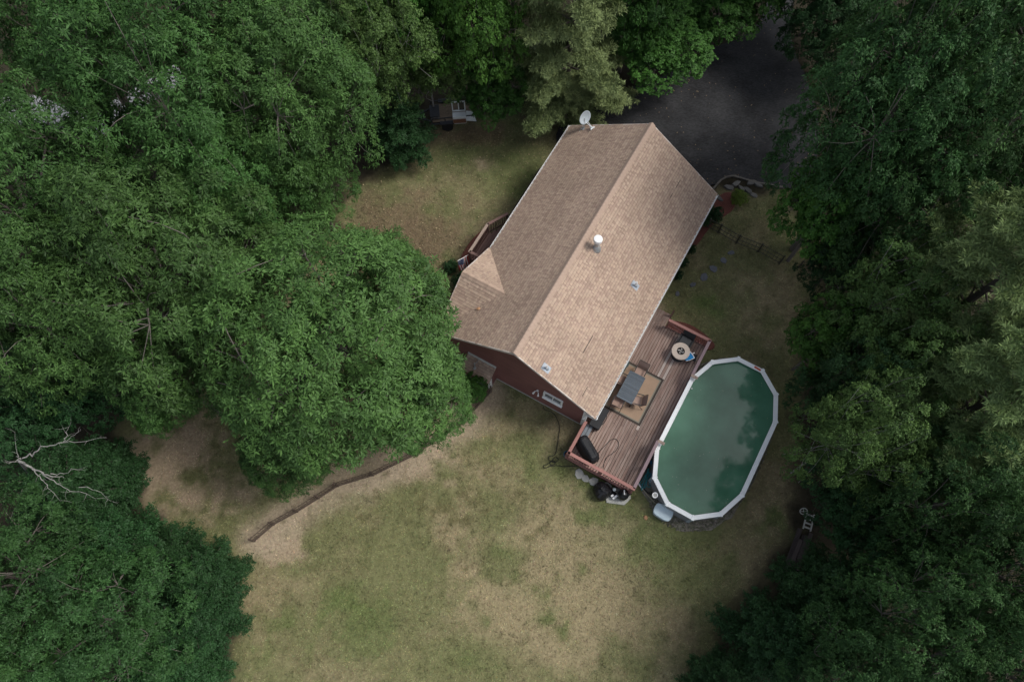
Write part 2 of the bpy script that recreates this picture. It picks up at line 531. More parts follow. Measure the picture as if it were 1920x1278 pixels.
LAWN = [W(*p) for p in [(445, 1420), (440, 1180), (330, 1040), (225, 905), (215, 800), (330, 720), (520, 560), (620, 430), (650, 345), (770, 300),
                        (800, 240), (900, 215), (1010, 225), (1090, 260), (1340, 345), (1480, 355), (1535, 500), (1520, 600),
                        (1490, 700), (1500, 850), (1490, 960), (1440, 1090), (1350, 1180), (1300, 1290), (1290, 1420)]]
FENCE_L = [W(*p)[:2] for p in [(478, 1014), (514, 983), (558, 959), (598, 934), (634, 911), (700, 891), (780, 852), (868, 793), (921, 734)]]
MULCH_LINES = []
def lawn_color(x, y):
    n1 = fbm(x * .22, y * .22, 4)
    n2 = fbm(x * .9 + 40, y * .9, 4)
    n3 = fbm(x * 3.1 + 11, y * 3.1 + 5, 3)
    tan = np.array([.205, .172, .100]); olive = np.array([.132, .134, .062]); green = np.array([.070, .105, .030])
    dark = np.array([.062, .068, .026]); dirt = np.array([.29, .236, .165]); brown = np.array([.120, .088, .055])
    m = sstep(.33, .62, n1 * .5 + n2 * .5)
    c = tan[None] * (1 - m[:, None]) + olive[None] * m[:, None]
    def blend(c, w, colr):
        w = np.clip(w, 0, 1)[:, None]
        return c * (1 - w) + np.asarray(colr)[None] * w
    c = blend(c, sstep(.46, .74, n3) * .32, dark)
    c = blend(c, sstep(.58, .72, n2) * sstep(.5, .3, n1) * .5, green)
    def blob(px, py, rx, ry, rot=0, soft=1.0):
        p = W(px, py)
        q = W(px + rx, py); r_ = W(px, py - ry)
        ax, ay = abs(q[0] - p[0]), abs(r_[1] - p[1])
        cs, sn = math.cos(rot), math.sin(rot)
        dx, dy = x - p[0], y - p[1]
        e = np.hypot((dx * cs + dy * sn) / ax, (-dx * sn + dy * cs) / ay)
        e = e + (n1 - .5) * 1.4 + (n2 - .5) * 1.9 + (n3 - .5) * 1.0
        return sstep(1.25, .15, e)
    # green patches
    for a in [(690, 1165, 90, 80, .8), (650, 1110, 60, 40, .6), (940, 1035, 45, 26, .6), (1240, 1000, 120, 55, .75), (1160, 930, 70, 30, .7), (1120, 905, 40, 18, .9),
              (1320, 565, 45, 28, 1), (1345, 590, 30, 18, .7), (960, 310, 90, 60, .7), (1010, 370, 50, 50, .6), (860, 290, 70, 30, .6),
              (880, 1235, 80, 40, .55), (1385, 1240, 60, 40, .45), (560, 1180, 60, 60, .4), (1060, 880, 40, 30, .5), (1290, 1080, 90, 50, .35), (1330, 640, 60, 40, .5), (990, 860, 30, 90, .3)]:
        c = blend(c, blob(*a[:4]) * a[4] * .8, green)
    # tan, worn patches
    for a in [(1000, 1120, 130, 60, .8), (1060, 1000, 120, 40, .6), (930, 800, 40, 60, .6), (980, 760, 60, 20, .7), (1060, 800, 30, 20, .7), (1090, 1230, 50, 40, .7), (1420, 1110, 60, 80, .35), (1430, 560, 60, 40, .35)]:
        c = blend(c, blob(*a[:4]) * a[4], tan * 1.12)
    for a in [(790, 880, 75, 40, .9), (905, 300, 26, 16, .9), (330, 860, 130, 90, .95), (400, 930, 110, 60, .9), (540, 1030, 50, 35, .9), (1265, 975, 16, 8, .8), (1230, 575, 20, 14, .8), (840, 235, 30, 25, .6), (430, 900, 90, 35, .5)]:  # bare soil; left of the fence painted paler to offset tree shade
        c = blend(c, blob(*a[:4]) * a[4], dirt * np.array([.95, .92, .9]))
    # front yard: browner, leaf strewn
    for a in [(760, 420, 120, 70, .6), (820, 470, 80, 60, .5), (700, 380, 60, 60, .5), (900, 250, 90, 25, .7)]:
        c = blend(c, blob(*a[:4]) * a[4], brown)
    # worn strip along the garden fence
    df = seg_dist(x, y, FENCE_L)
    p0 = W(600, 1000)
    side = np.ones_like(x)
    c = blend(c, sstep(1.5, .15, df + (n2 - .5) * 1.2) * .95 * (((x * .52 + y * .86) < 99) * 1.0), dirt)
    # clumps of coarse grass in the dry area
    n5 = fbm(x * 2.3 + 70, y * 2.3 + 31, 2)
    reg = blob(760, 960, 240, 90)
    c = blend(c, sstep(.56, .64, n5) * reg * .75, np.array([.085, .080, .036]))
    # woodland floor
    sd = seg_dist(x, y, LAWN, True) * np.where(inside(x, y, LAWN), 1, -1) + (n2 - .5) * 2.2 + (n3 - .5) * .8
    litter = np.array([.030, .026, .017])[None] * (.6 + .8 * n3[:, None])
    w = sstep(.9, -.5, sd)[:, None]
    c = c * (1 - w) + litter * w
    return c, sd

# ------------------------------------------------------------------ ground
DRIVE_PX = [(1045, 290), (1042, 240), (1085, 200), (1170, 170), (1280, 128), (1330, 92), (1400, 70), (1438, 20), (1446, -60), (1452, -200),
            (1500, -200), (1492, -20), (1480, 60), (1490, 105), (1515, 150), (1540, 240), (1520, 365), (1480, 353), (1440, 346), (1400, 338), (1375, 331), (1358, 333),
            (1340, 350), (1300, 340), (1200, 330), (1080, 310)]
DRIVE0 = [W(*p) for p in DRIVE_PX]
ROAD0 = [W(*p) for p in [(-80, 195), (60, 178), (170, 215), (330, 120), (350, 150), (180, 262), (40, 235), (-80, 250)]]
gx = np.concatenate([[-400, -200, -100, -60], np.arange(-36, 36.01, .2), [60, 100, 200, 400]])
gy = np.concatenate([[-400, -200, -100, -40, -20], np.arange(-9, 42.01, .2), [60, 100, 200, 400]])
X, Y = np.meshgrid(gx, gy)
xf, yf = X.ravel(), Y.ravel()
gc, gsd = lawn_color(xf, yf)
gz = (fbm(xf * .5, yf * .5, 3) - .5) * .03 + np.clip(-gsd, 0, 3) / 3 * (fbm(xf * .35 + 5, yf * .35, 3) - .5) * .3 - .01
gz = np.where(inside(xf, yf, DRIVE0) | inside(xf, yf, ROAD0), -.06, gz)
gz = np.where((np.abs(xf) > 36) | (yf > 42) | (yf < -9), -.1, gz)
me = bpy.data.meshes.new('ground')
nx, ny = len(gx), len(gy)
idx = np.arange(nx * ny).reshape(ny, nx)
q = np.stack([idx[:-1, :-1], idx[:-1, 1:], idx[1:, 1:], idx[1:, :-1]], -1).reshape(-1, 4)
me.vertices.add(nx * ny)
me.vertices.foreach_set('co', np.stack([xf, yf, gz], 1).astype(np.float32).ravel())
me.loops.add(q.size)
me.loops.foreach_set('vertex_index', q.ravel().astype(np.int32))
me.polygons.add(len(q))
me.polygons.foreach_set('loop_start', np.arange(0, q.size, 4, dtype=np.int32))
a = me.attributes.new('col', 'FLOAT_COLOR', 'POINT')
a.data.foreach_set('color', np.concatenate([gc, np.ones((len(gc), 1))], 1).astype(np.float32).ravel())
me.materials.append(MATS['ground'])
me.update(calc_edges=True)
ground = bpy.data.objects.new('ground', me)
col.objects.link(ground)
tag(ground, kind='structure')

DRIVE = [W(*p) for p in DRIVE_PX]
def smooth_poly(pts, n=3):
    pts = [tuple(p[:2]) for p in pts]
    for _ in range(n):
        o = []
        for i in range(len(pts)):
            p, q_ = pts[i], pts[(i + 1) % len(pts)]
            o += [(p[0] * .75 + q_[0] * .25, p[1] * .75 + q_[1] * .25), (p[0] * .25 + q_[0] * .75, p[1] * .25 + q_[1] * .75)]
        pts = o
    return pts
def ccw(pts):
    s = sum(pts[i][0] * pts[(i + 1) % len(pts)][1] - pts[(i + 1) % len(pts)][0] * pts[i][1] for i in range(len(pts)))
    return pts if s > 0 else pts[::-1]
dp = ccw(smooth_poly(DRIVE, 1))
tag(MB().prism(dp, -.05, .045).build('driveway', 'asphalt'), kind='structure')
# a paved road seen in slivers through the crowns of the far corner
rp = [W(*p)[:2] for p in [(-80, 195), (60, 178), (170, 215), (330, 120), (350, 150), (180, 262), (40, 235), (-80, 250)]]
tag(MB().prism(ccw(rp), -.05, .05).build('road', 'road_grey'), kind='structure')

# grass blades over the lawn
NB = 420000
bx = rng.uniform(-17, 20, NB); by = rng.uniform(-7, 31, NB)
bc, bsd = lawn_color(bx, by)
keep = bsd > rng.uniform(-.2, .9, NB)
keep &= ~inside(bx, by, dp)
rel = np.stack([bx - HC[0], by - HC[1]], 1)
ba, bb = rel @ HU, rel @ HV
keep &= ~((np.abs(ba) < 6.5) & (np.abs(bb) < 3.75))
keep &= ~((ba > -8.4) & (ba < .9) & (bb > 3.5) & (bb < 7.4))
keep &= ~((((np.maximum(np.abs(ba + 4.05) - 2.0, 0)) / 2.9) ** 2 + ((bb - 9.5) / 2.85) ** 2) < 1)
lum = bc.sum(1)
keep &= rng.random(NB) < np.clip(1.5 - lum / .55, .25, 1)
bx, by, bc = bx[keep], by[keep], bc[keep]
NB = len(bx)
ang = rng.uniform(0, 2 * np.pi, NB); hgt = rng.uniform(.014, .042, NB); lean = rng.uniform(1.2, 3.2, NB)
wd = rng.uniform(.014, .032, NB)
dx, dy = np.cos(ang), np.sin(ang)
base = np.stack([bx, by, np.full(NB, -.005)], 1)
side = np.stack([-dy, dx, np.zeros(NB)], 1) * wd[:, None]
tipp = base + np.stack([dx * hgt * lean, dy * hgt * lean, hgt], 1)
tuft = vnoise(bx * 4.3, by * 4.3) * .6 + vnoise(bx * 9.1 + 30, by * 9.1) * .4
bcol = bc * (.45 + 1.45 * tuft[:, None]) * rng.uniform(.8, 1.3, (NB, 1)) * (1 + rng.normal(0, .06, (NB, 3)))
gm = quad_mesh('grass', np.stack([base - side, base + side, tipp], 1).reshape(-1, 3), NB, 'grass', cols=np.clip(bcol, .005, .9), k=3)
go = bpy.data.objects.new('grass', gm)
col.objects.link(go)
tag(go, 'short dry grass of the lawn round the house', 'grass', kind='stuff')
# ------------------------------------------------------------------ house (local x = along ridge, y = -b)
EZ, RZ, RB, RA = 3.17, 6.08, 4.20, 6.70      # eave and ridge height, half width and half length of the roof
WB, WA = 3.69, 6.46                          # walls
PITCH = (RZ - EZ) / RB
SL = math.hypot(RB, RZ - EZ)
CP, SP = RB / SL, (RZ - EZ) / SL
house = empty('house', (HC[0], HC[1], 0), HTH)
tag(house, 'red-brown clapboard house with tan shingled gable roof beside the pool', 'house')
def H(a, b, z): return (a, -b, z)

fm = MB()
fm.box((0, 0, .17), (2 * WA - .06, 2 * WB - .06, .40))
fm.build('foundation', 'concrete', house)
# bare wall core behind the boards
core = MB()
poly = [(-WB + .03, .36), (WB - .03, .36), (WB - .03, EZ + .2), (0, RZ - .13), (-WB + .03, EZ + .2)]
vs = [(-WA + .03, -b, z) for b, z in poly] + [(WA - .03, -b, z) for b, z in poly]
core.add(vs, [(0, 1, 2, 3, 4), (9, 8, 7, 6, 5)] + [(i, i + 5, (i + 1) % 5 + 5, (i + 1) % 5) for i in range(5)])
wall = core.build('wall', 'clapboard', house)
EXPO = .118
def board(end, z0, b0t, b1t, b0b, b1b):
    """one clapboard on a gable wall; end = -1 or 1"""
    a = end * WA
    zt = z0 + EXPO + .012
    o1, o2 = end * .022, end * .004
    vs = [H(a + o1, b0b, z0), H(a + o1, b1b, z0), H(a + o2, b1t, zt), H(a + o2, b0t, zt),
          H(a - end * .035, b0b, z0), H(a - end * .035, b1b, z0)]
    return MB().add(vs, [(0, 1, 2, 3), (4, 5, 1, 0)]).build('clapboard', 'clapboard', wall)
z = .37
while z < RZ - .3:
    def half(zz):
        return WB if zz < EZ + .32 else max(.02, (RZ - .10 - zz) / PITCH)
    hb, ht = half(z), half(z + EXPO)
    for e in (-1, 1):
        board(e, z, -ht, ht, -hb, hb)
    if z < EZ:
        for sgn in (-1, 1):
            y = -sgn * WB
            y1 = y - sgn * .022
            vs = [(-WA, y1, z), (WA, y1, z), (WA, y - sgn * .004, z + EXPO + .012), (-WA, y - sgn * .004, z + EXPO + .012), (-WA, y + sgn * .03, z), (WA, y + sgn * .03, z)]
            MB().add(vs, [(0, 1, 2, 3), (4, 5, 1, 0)]).build('clapboard', 'clapboard', wall)
    z += EXPO
for e in (-1, 1):
    for s in (-1, 1):
        m = MB()
        m.box(H(e * (WA + .012), s * (WB - .05), .36 + 1.45), (.05, .11, 2.9))
        m.box(H(e * (WA - .06), s * (WB + .025), .36 + 1.45), (.13, .05, 2.9))
        m.build('corner_board', 'white_trim' if (e, s) == (-1, 1) else 'clapboard', house)
# window in the gable wall
wx = -WA - .025
win = MB()
for (b, z_, db, dz) in [(2.0, 2.42, 1.0, .09), (2.0, 1.72, 1.0, .10), (1.53, 2.07, .09, .62), (2.47, 2.07, .09, .62), (2.0, 2.07, .04, .62)]:
    win.box(H(wx - .02, b, z_), (.07, db, dz))
win = win.build('window', 'white_trim', house)
for b in (1.77, 2.23):
    MB().box(H(wx + .005, b, 2.07), (.02, .41, .6)).build('pane', 'glass', win)
MB().box(H(wx - .05, 2.0, 1.655), (.14, 1.06, .035)).build('sill', 'white_trim', win)
# twin flood lamp
fl = MB().lathe([(.055, -.02), (.055, .02)], H(-WA - .04, 1.18, 2.05), 12).build('floodlight', 'pvc_white', house)
for s in (-1, 1):
    m = MB()
    m.tube([H(-WA - .05, 1.18, 2.05), H(-WA - .16, 1.18 + s * .1, 2.09), H(-WA - .2, 1.18 + s * .12, 2.02)], [.015, .02, .03], 8)
    m.tube([H(-WA - .18, 1.18 + s * .10, 2.06), H(-WA - .26, 1.18 + s * .14, 1.98)], [.03, .055], 10)
    m.build('lamp_head', 'pvc_white', fl, smooth=True)

# roof slabs
rf = MB()
th = .14
for s in (-1, 1):
    e0, e1 = (RB, EZ), (0, RZ)
    vs = []
    for a in (-RA, RA):
        vs += [H(a, s * RB, EZ - .012), H(a, 0, RZ - .012), H(a, 0, RZ - .012 - th), H(a, s * RB, EZ - .012 - th * .9)]
    rf.add(vs, [(0, 1, 2, 3), (7, 6, 5, 4), (0, 4, 5, 1), (2, 6, 7, 3), (3, 7, 4, 0)])
roof = rf.build('roof', 'roof_deck', house)
PAL = [(.362, .272, .206), (.355, .267, .203), (.370, .281, .214), (.364, .270, .205), (.312, .228, .178), (.300, .218, .170), (.318, .232, .182), (.378, .288, .221)]
def courses(o, da, du, nrm, rng_fn, total, parent, expo=.143, seed=1):
    """o: eave origin, da: along the course, du: up the slope; every course is one strip of overlapping laminated tabs"""
    rr = random.Random(seed)
    o, da, du, nrm = Vector(o), Vector(da), Vector(du), Vector(nrm)
    t = -.02
    while t < total - .02:
        a0, a1 = rng_fn(t + .07)
        if a1 - a0 > .08:
            m = MB()
            a = a0 - rr.random() * .15
            up = rr.random() < .5
            shade = 1 + rr.gauss(0, .035)
            while a < a1:
                w = rr.uniform(.06, .16)
                lo, hi = max(a, a0), min(a + w, a1)
                if hi - lo > .005:
                    h = .017 + (.009 if up else 0)
                    c = rr.choice(PAL)
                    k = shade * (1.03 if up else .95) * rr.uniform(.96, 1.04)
                    c = tuple(v * k for v in c)
                    t1 = min(t + expo + .03, total)
                    pa = o + da * lo + du * t + nrm * h
                    pb = o + da * hi + du * t + nrm * h
                    pc = o + da * hi + du * t1 + nrm * (h - .013)
                    pd = o + da * lo + du * t1 + nrm * (h - .013)
                    tm_ = expo * .78 / (t1 - t)
                    pe, pf = pb.lerp(pc, tm_), pa.lerp(pd, tm_)
                    m.add([pa, pb, pe, pf], [(0, 1, 2, 3)], c)
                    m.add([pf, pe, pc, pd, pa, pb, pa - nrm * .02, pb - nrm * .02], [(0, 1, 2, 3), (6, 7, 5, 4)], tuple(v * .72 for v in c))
                a += w
                up = not up
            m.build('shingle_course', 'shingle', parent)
        t += expo
for s in (-1, 1):
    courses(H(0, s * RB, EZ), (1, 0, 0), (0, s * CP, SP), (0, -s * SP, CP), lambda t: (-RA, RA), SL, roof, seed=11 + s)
# ridge caps
cap = MB()
w = .17
vs = []
for x0, dz in ((0, .05), (.24, .035)):
    vs += [(x0, w, RZ - w * PITCH + dz - .005), (x0, .03, RZ + dz + .012), (x0, -.03, RZ + dz + .012), (x0, -w, RZ - w * PITCH + dz - .005)]
vs += [(0, w, RZ - w * PITCH), (0, .03, RZ), (0, -.03, RZ), (0, -w, RZ - w * PITCH)]
cap.add(vs, [(0, 4, 5, 1), (1, 5, 6, 2), (2, 6, 7, 3), (8, 0, 1, 9), (9, 1, 2, 10), (10, 2, 3, 11), (8, 4, 0, 0), (3, 7, 11, 11)][:6], None)
rr = random.Random(5)
caps = []
for k in range(5):
    kc = rr.uniform(.94, 1.06)
    cap.c = [tuple(v * kc for v in (.335, .250, .196))] * len(cap.f)
    caps.append(cap.mesh('ridge_cap', 'shingle'))
x = -RA
while x < RA - .1:
    o = bpy.data.objects.new('ridge_cap', rr.choice(caps))
    col.objects.link(o)
    o.parent = roof
    o.location = (x, 0, 0)
    x += .2
# rake trim, fascia, gutters
for e in (-1, 1):
    for s in (-1, 1):
        m = MB()
        a = e * (RA + .012)
        m.add([H(a, s * RB, EZ + .02), H(a, 0, RZ + .02), H(a, 0, RZ - .16), H(a, s * RB, EZ - .16),
               H(a - e * .05, s * RB, EZ + .02), H(a - e * .05, 0, RZ + .02)], [(0, 1, 2, 3), (0, 4, 5, 1)])
        m.build('rake_board', 'rake_trim', roof)
for s in (-1, 1):
    g = MB()
    segs = [(-RA, RA)] if s == 1 else [(-1.55, RA)]
    for a0, a1 in segs:
        L_ = a1 - a0
        c = (a0 + a1) / 2
        g.box(H(c, s * (RB + .078), EZ - .085), (L_, .012, .11))
        g.box(H(c, s * (RB + .045), EZ - .135), (L_, .06, .012))
        g.box(H(c, s * (RB + .012), EZ - .06), (L_, .02, .15))
        g.box(H(c, s * (RB + .074), EZ - .025), (L_, .022, .012))
    gut = g.build('gutter', 'white_trim', roof)
    k = segs[0][0] + .3
    while k < segs[0][1]:
        MB().box(H(k, s * (RB + .045), EZ - .012), (.025, .08, .012)).build('gutter_hanger', 'white_trim', roof)
        k += .9
# downspout at the deck corner
m = MB()
m.tube([H(-6.62, RB + .06, EZ - .13), H(-6.62, RB + .04, EZ - .3), H(-6.56, WB + .08, EZ - .62), H(-6.56, WB + .08, .75)], .045, 8)
m.tube([H(-6.56, WB + .08, 2.35), H(-6.75, WB - .02, 2.3)], .03, 6)
m.build('downspout', 'white_trim', house)
# cross gable over the front window
GA, GZ, GH = -3.95, 4.66, 2.32
GS = (GZ - EZ) / GH
gm_ = MB()
bo = -RB - .10
for s in (-1, 1):
    vs = []
    for b in (bo, -1.9):
        vs += [H(GA + s * GH, b, EZ - .02), H(GA, b, GZ - .02), H(GA, b, GZ - .16), H(GA + s * GH, b, EZ - .14)]
    gm_.add(vs, [(0, 1, 2, 3), (7, 6, 5, 4), (0, 4, 5, 1), (2, 6, 7, 3), (3, 7, 4, 0)])
dorm = gm_.build('cross_gable', 'roof_deck', house)
gl = math.hypot(GH, GZ - EZ)
for s in (-1, 1):
    def rf_(t, s=s):
        zz = EZ + t * (GZ - EZ) / gl
        bend = -(RZ - zz) / PITCH + .12
        return (0, bend - bo)
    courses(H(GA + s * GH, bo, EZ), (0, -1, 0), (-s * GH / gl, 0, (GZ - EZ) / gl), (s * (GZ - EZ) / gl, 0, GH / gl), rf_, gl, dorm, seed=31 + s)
    m = MB()
    b_ = bo - .012
    m.add([H(GA + s * GH, b_, EZ + .02), H(GA, b_, GZ + .02), H(GA, b_, GZ - .16), H(GA + s * GH, b_, EZ - .16),
           H(GA + s * GH, b_ + .05, EZ + .022), H(GA, b_ + .05, GZ + .022)], [(0, 1, 2, 3), (0, 4, 5, 1)])
    m.build('rake_board', 'rake_trim', dorm)
m = MB()
m.add([H(GA - GH + .3, -WB - .07, EZ - .2), H(GA + GH - .3, -WB - .07, EZ - .2), H(GA + GH - .3, -WB - .07, EZ + .02), H(GA, -WB - .07, GZ - .18), H(GA - GH + .3, -WB - .07, EZ + .02)], [(0, 1, 2, 3, 4)])
m.build('gable_panel', 'clapboard', dorm)
x = 0
while x < 2.1:
    m = MB()
    w = .15
    b0 = bo + x
    vs = []
    for bb_, dz in ((b0, .045), (b0 + .24, .03)):
        vs += [H(GA - w, bb_, GZ - w * GS + dz), H(GA, bb_, GZ + dz + .01), H(GA + w, bb_, GZ - w * GS + dz)]
    k = rr.uniform(.9, 1.08)
    m.add(vs, [(0, 1, 4, 3), (1, 2, 5, 4)], (.35 * k, .26 * k, .20 * k))
    m.build('ridge_cap', 'shingle', dorm)
    x += .2
# lifted seams in the shingles (dark gaps)
for (a, b, ln) in [(-4.18, 2.385, .95), (5.35, 2.35, .5), (4.6, 2.35, .3), (-6.0, 3.25, .5)]:
    m = MB()
    zz = RZ - b * PITCH
    m.box((0, 0, 0), (ln, .022, .012))
    o = m.build('seam_gap', 'metal_dark', roof, loc=H(a, b, zz + .033))
    o.rotation_euler = (math.atan(PITCH), 0, 0)
# soil pipes
for (a, b, kind) in [(-.35, 2.93, 'pipe'), (-6.30, 1.40, 'pipe')]:
    zz = RZ - b * PITCH
    m = MB()
    o = MB().add([H(a - .16, b - .2, zz + .2 * PITCH + .04), H(a + .16, b - .2, zz + .2 * PITCH + .04), H(a + .16, b + .17, zz - .17 * PITCH + .04), H(a - .16, b + .17, zz - .17 * PITCH + .04)], [(3, 2, 1, 0)])
    fl_ = o.build('pipe_flashing', 'lead_flashing', roof)
    MB().lathe([(.10, 0), (.065, .10), (.055, .13)], H(a, b, zz - .02), 14).build('pipe_boot', 'lead_flashing', roof, smooth=True)
    MB().lathe([(.05, 0), (.05, .42), (.036, .42), (.036, .3)], H(a, b, zz), 14).build('soil_pipe', 'pvc_white', roof)
# metal flue with cap
a, b = -.30, .66
zz = RZ - b * PITCH
MB().lathe([(.24, -.12), (.22, .02), (.13, .16), (.12, .2)], H(a, b, zz), 18).build('flue_flashing', 'galvanised', roof, smooth=True)
MB().lathe([(.105, 0), (.105, .52), (.15, .54), (.15, .57), (.105, .58), (.105, .7)], H(a, b, zz), 18).build('flue_pipe', 'galvanised', roof)
MB().lathe([(.16, .70), (.205, .72), (.205, .86), (.19, .90), (.05, .93)], H(a, b, zz), 20).build('flue_cap', 'pvc_white', roof)
# bump-out chase with its own shed roof on the gable wall
B0, B1, PR = -2.64, -1.08, .66
ch = MB()
zt, zb = 2.12, 1.62
a0, a1 = -WA + .02, -WA - PR + .06
vs = []
for b in (B0 + .05, B1 - .05):
    vs += [H(a0, b, .3), H(a1, b, .3), H(a1, b, zb - .03), H(a0, b, zt - .03)]
ch.add(vs, [(3, 2, 1, 0), (4, 5, 6, 7), (0, 1, 5, 4), (1, 2, 6, 5), (2, 3, 7, 6)])
chase = ch.build('chase', 'clapboard', house)
for k in range(int((zb - .36) / EXPO)):
    z0 = .36 + k * EXPO
    vs = [H(a1 - .02, B0 + .05, z0), H(a1 - .02, B1 - .05, z0), H(a1 - .004, B1 - .05, z0 + EXPO + .01), H(a1 - .004, B0 + .05, z0 + EXPO + .01)]
    MB().add(vs, [(0, 1, 2, 3)]).build('clapboard', 'clapboard', chase)
    vs = [H(a0, B1 - .03, z0), H(a1, B1 - .03, z0), H(a1, B1 - .046, z0 + EXPO + .01), H(a0, B1 - .046, z0 + EXPO + .01)]
    MB().add(vs, [(3, 2, 1, 0)]).build('clapboard', 'clapboard', chase)
m = MB()
m.box(H(a1 - .02, B1 - .10, .36 + .63), (.05, .12, 1.22))
m.box(H(a1 + .05, B1 - .03, .36 + .63), (.12, .05, 1.22))
m.build('corner_board', 'white_trim', chase)
MB().box(H(a1 + .28, (B0 + B1) / 2, .18), (PR - .1, B1 - B0 - .16, .36)).build('plinth', 'concrete', chase)
m = MB()
m.box(H(a1 - .03, (B0 + B1) / 2, .36), (.03, B1 - B0 - .1, .05))
m.build('base_trim', 'white_trim', chase)
rs = MB()
vs = []
for b in (B0, B1):
    vs += [H(-WA, b, zt + .02), H(-WA - PR - .1, b, zb - .04), H(-WA - PR - .1, b, zb - .1), H(-WA, b, zt - .05)]
rs.add(vs, [(3, 2, 1, 0), (4, 5, 6, 7), (0, 1, 5, 4), (1, 2, 6, 5)])
csl = rs.build('chase_roof', 'roof_deck', chase)
cl = math.hypot(PR + .1, zt - zb + .06)
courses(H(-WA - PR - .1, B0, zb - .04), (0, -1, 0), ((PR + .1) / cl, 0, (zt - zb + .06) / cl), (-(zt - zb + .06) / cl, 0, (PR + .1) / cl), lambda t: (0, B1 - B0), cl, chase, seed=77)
MB().add([H(-WA - .10, B0, zt - .03), H(-WA - .10, B1, zt - .03), H(-WA - .02, B1, zt + .06), H(-WA - .02, B0, zt + .06)], [(0, 1, 2, 3)]).build('flashing', 'concrete', chase)
# steel mast on the chase roof
m = MB()
m.tube([H(-6.92, -2.02, 1.85), H(-6.92, -2.02, 2.45)], .035, 8)
m.tube([H(-6.60, -2.02, 2.1), H(-6.92, -2.02, 2.3)], .02, 6)
m.box(H(-6.92, -2.02, 1.83), (.22, .12, .04))
m.build('steel_mast', 'galvanised', house)

# ------------------------------------------------------------------ satellite dish on the far eave corner
dish = empty('satellite_dish', hw(6.45, -3.35, RZ - 3.35 * PITCH + .03), HTH)
tag(dish, 'pale grey satellite dish on the roof corner by the driveway', 'satellite dish')
m = MB()
m.box((0, 0, .01), (.2, .16, .02))
m.tube([(0, 0, 0), (0.02, 0, .3), (.15, .08, .62)], .028, 8)
m.tube([(-.25, .1, -.05), (.08, .04, .45)], .012, 6)
m.build('mast', 'galvanised', dish)
face = (Vector((.53, -.78, .27))).normalized()       # world direction the dish looks to
face = Matrix.Rotation(-HTH, 3, 'Z') @ face
qrot = face.to_track_quat('Z', 'Y').to_matrix()
ctr = Vector((.16, .1, .68))
m = MB()
n = 28
rings = [(0, 0), (.12, .006), (.22, .022), (.32, .048), (.39, .072), (.395, .07), (.32, .034), (.12, -.012), (0.001, -.02)]
vs = []
for r_, h_ in rings:
    for k in range(n):
        t = 2 * math.pi * k / n
        vs.append(ctr + qrot @ Vector((r_ * .88 * math.cos(t), r_ * math.sin(t), h_)))
fs = [(i * n + k, i * n + (k + 1) % n, (i + 1) * n + (k + 1) % n, (i + 1) * n + k) for i in range(len(rings) - 1) for k in range(n)]
m.add(vs, fs)
m.build('reflector', 'dish_grey', dish, smooth=True)
m = MB()
low = Matrix.Rotation(-HTH, 3, 'Z') @ Vector((.60, -.72, -.35))
low = (low - face * low.dot(face)).normalized()
e0 = ctr + low * .36 + face * .03
tipv = ctr + low * .42 + face * .55
m.tube([e0, tipv], .022, 6)
perp = face.cross(low)
m.tube([e0 + perp * .1, tipv], .012, 6)
m.build('feed_arm', 'pvc_white', dish)
MB().tube([tipv - face * .04, tipv + low * .02 - face * .16], [.05, .06], 10).build('feed_horn', 'appliance_white', dish)
m = MB()
m.tube([tipv + perp * .12, tipv - perp * .12], .035, 8)
m.build('receiver', 'appliance_white', dish)
# curled leaf on the shingles
pz = RZ - 2.84 * PITCH
m = MB()
m.add([(-.12, -.02, .03), (0, -.08, .07), (.13, .0, .02), (.02, .07, .09), (-.05, .05, .03)], [(0, 1, 3, 4), (1, 2, 3)])
o = m.build('fallen_leaf', 'leaf_orange', loc=hw(-5.0, -2.84, pz + .03))
tag(o, 'curled orange leaf lying on the shingles below the cross gable', 'leaf')

# ------------------------------------------------------------------ pool deck
DZ = .60
DA0, DA1, DB0, DB1 = -8.30, .08, WB + .06, 7.22
deck = empty('deck', hw(-4.1, 5.45, 0), HTH)
tag(deck, 'weathered red-brown plank deck with railings between house and pool', 'deck')
def D(a, b, z): return (a + 4.1, -(b - 5.45), z)
fr = MB()
fr.box(D((DA0 + DA1) / 2, (DB0 + DB1) / 2, DZ - .14), (DA1 - DA0 - .1, DB1 - DB0 - .1, .16))
for a in np.linspace(DA0 + .2, DA1 - .2, 5):
    for b in (DB0 + .2, (DB0 + DB1) / 2, DB1 - .2):
        fr.box(D(a, b, .2), (.12, .12, .5))
fr.build('frame', 'skirt_dark', deck)
rr = random.Random(9)
nb = 24
pit = (DB1 - DB0) / nb
for i in range(nb):
    b = DB0 + pit * (i + .5)
    cuts = [DA0, rr.choice([-5.6, -4.9, -3.5, -2.4]) + rr.uniform(-.15, .15), DA1]
    for a0, a1 in zip(cuts[:-1], cuts[1:]):
        pale = (i in (14, 16) and a1 > -.5)
        MB().bbox(D((a0 + a1) / 2, b + rr.uniform(-.002, .002), DZ - .018 + rr.uniform(-.003, .003)), (a1 - a0 - .006, pit - rr.uniform(.014, .022), .036), .006).build(
            'deck_board', 'deck_pale' if pale else 'deck_wood', deck)
for (c, d) in [(D(DA0 - .02, (DB0 + DB1) / 2, DZ - .14), (.04, DB1 - DB0 + .04, .22)), (D((DA0 + DA1) / 2, DB1 + .022, DZ - .14), (DA1 - DA0, .04, .22)),
               (D((DA0 - WA) / 2, DB0 - .022, DZ - .14), (DA0 * -1 - WA, .04, .22)), (D(DA1 + .02, 6.1, DZ - .14), (.04, 2.2, .22))]:
    MB().box(c, d).build('fascia', 'rail_red', deck)
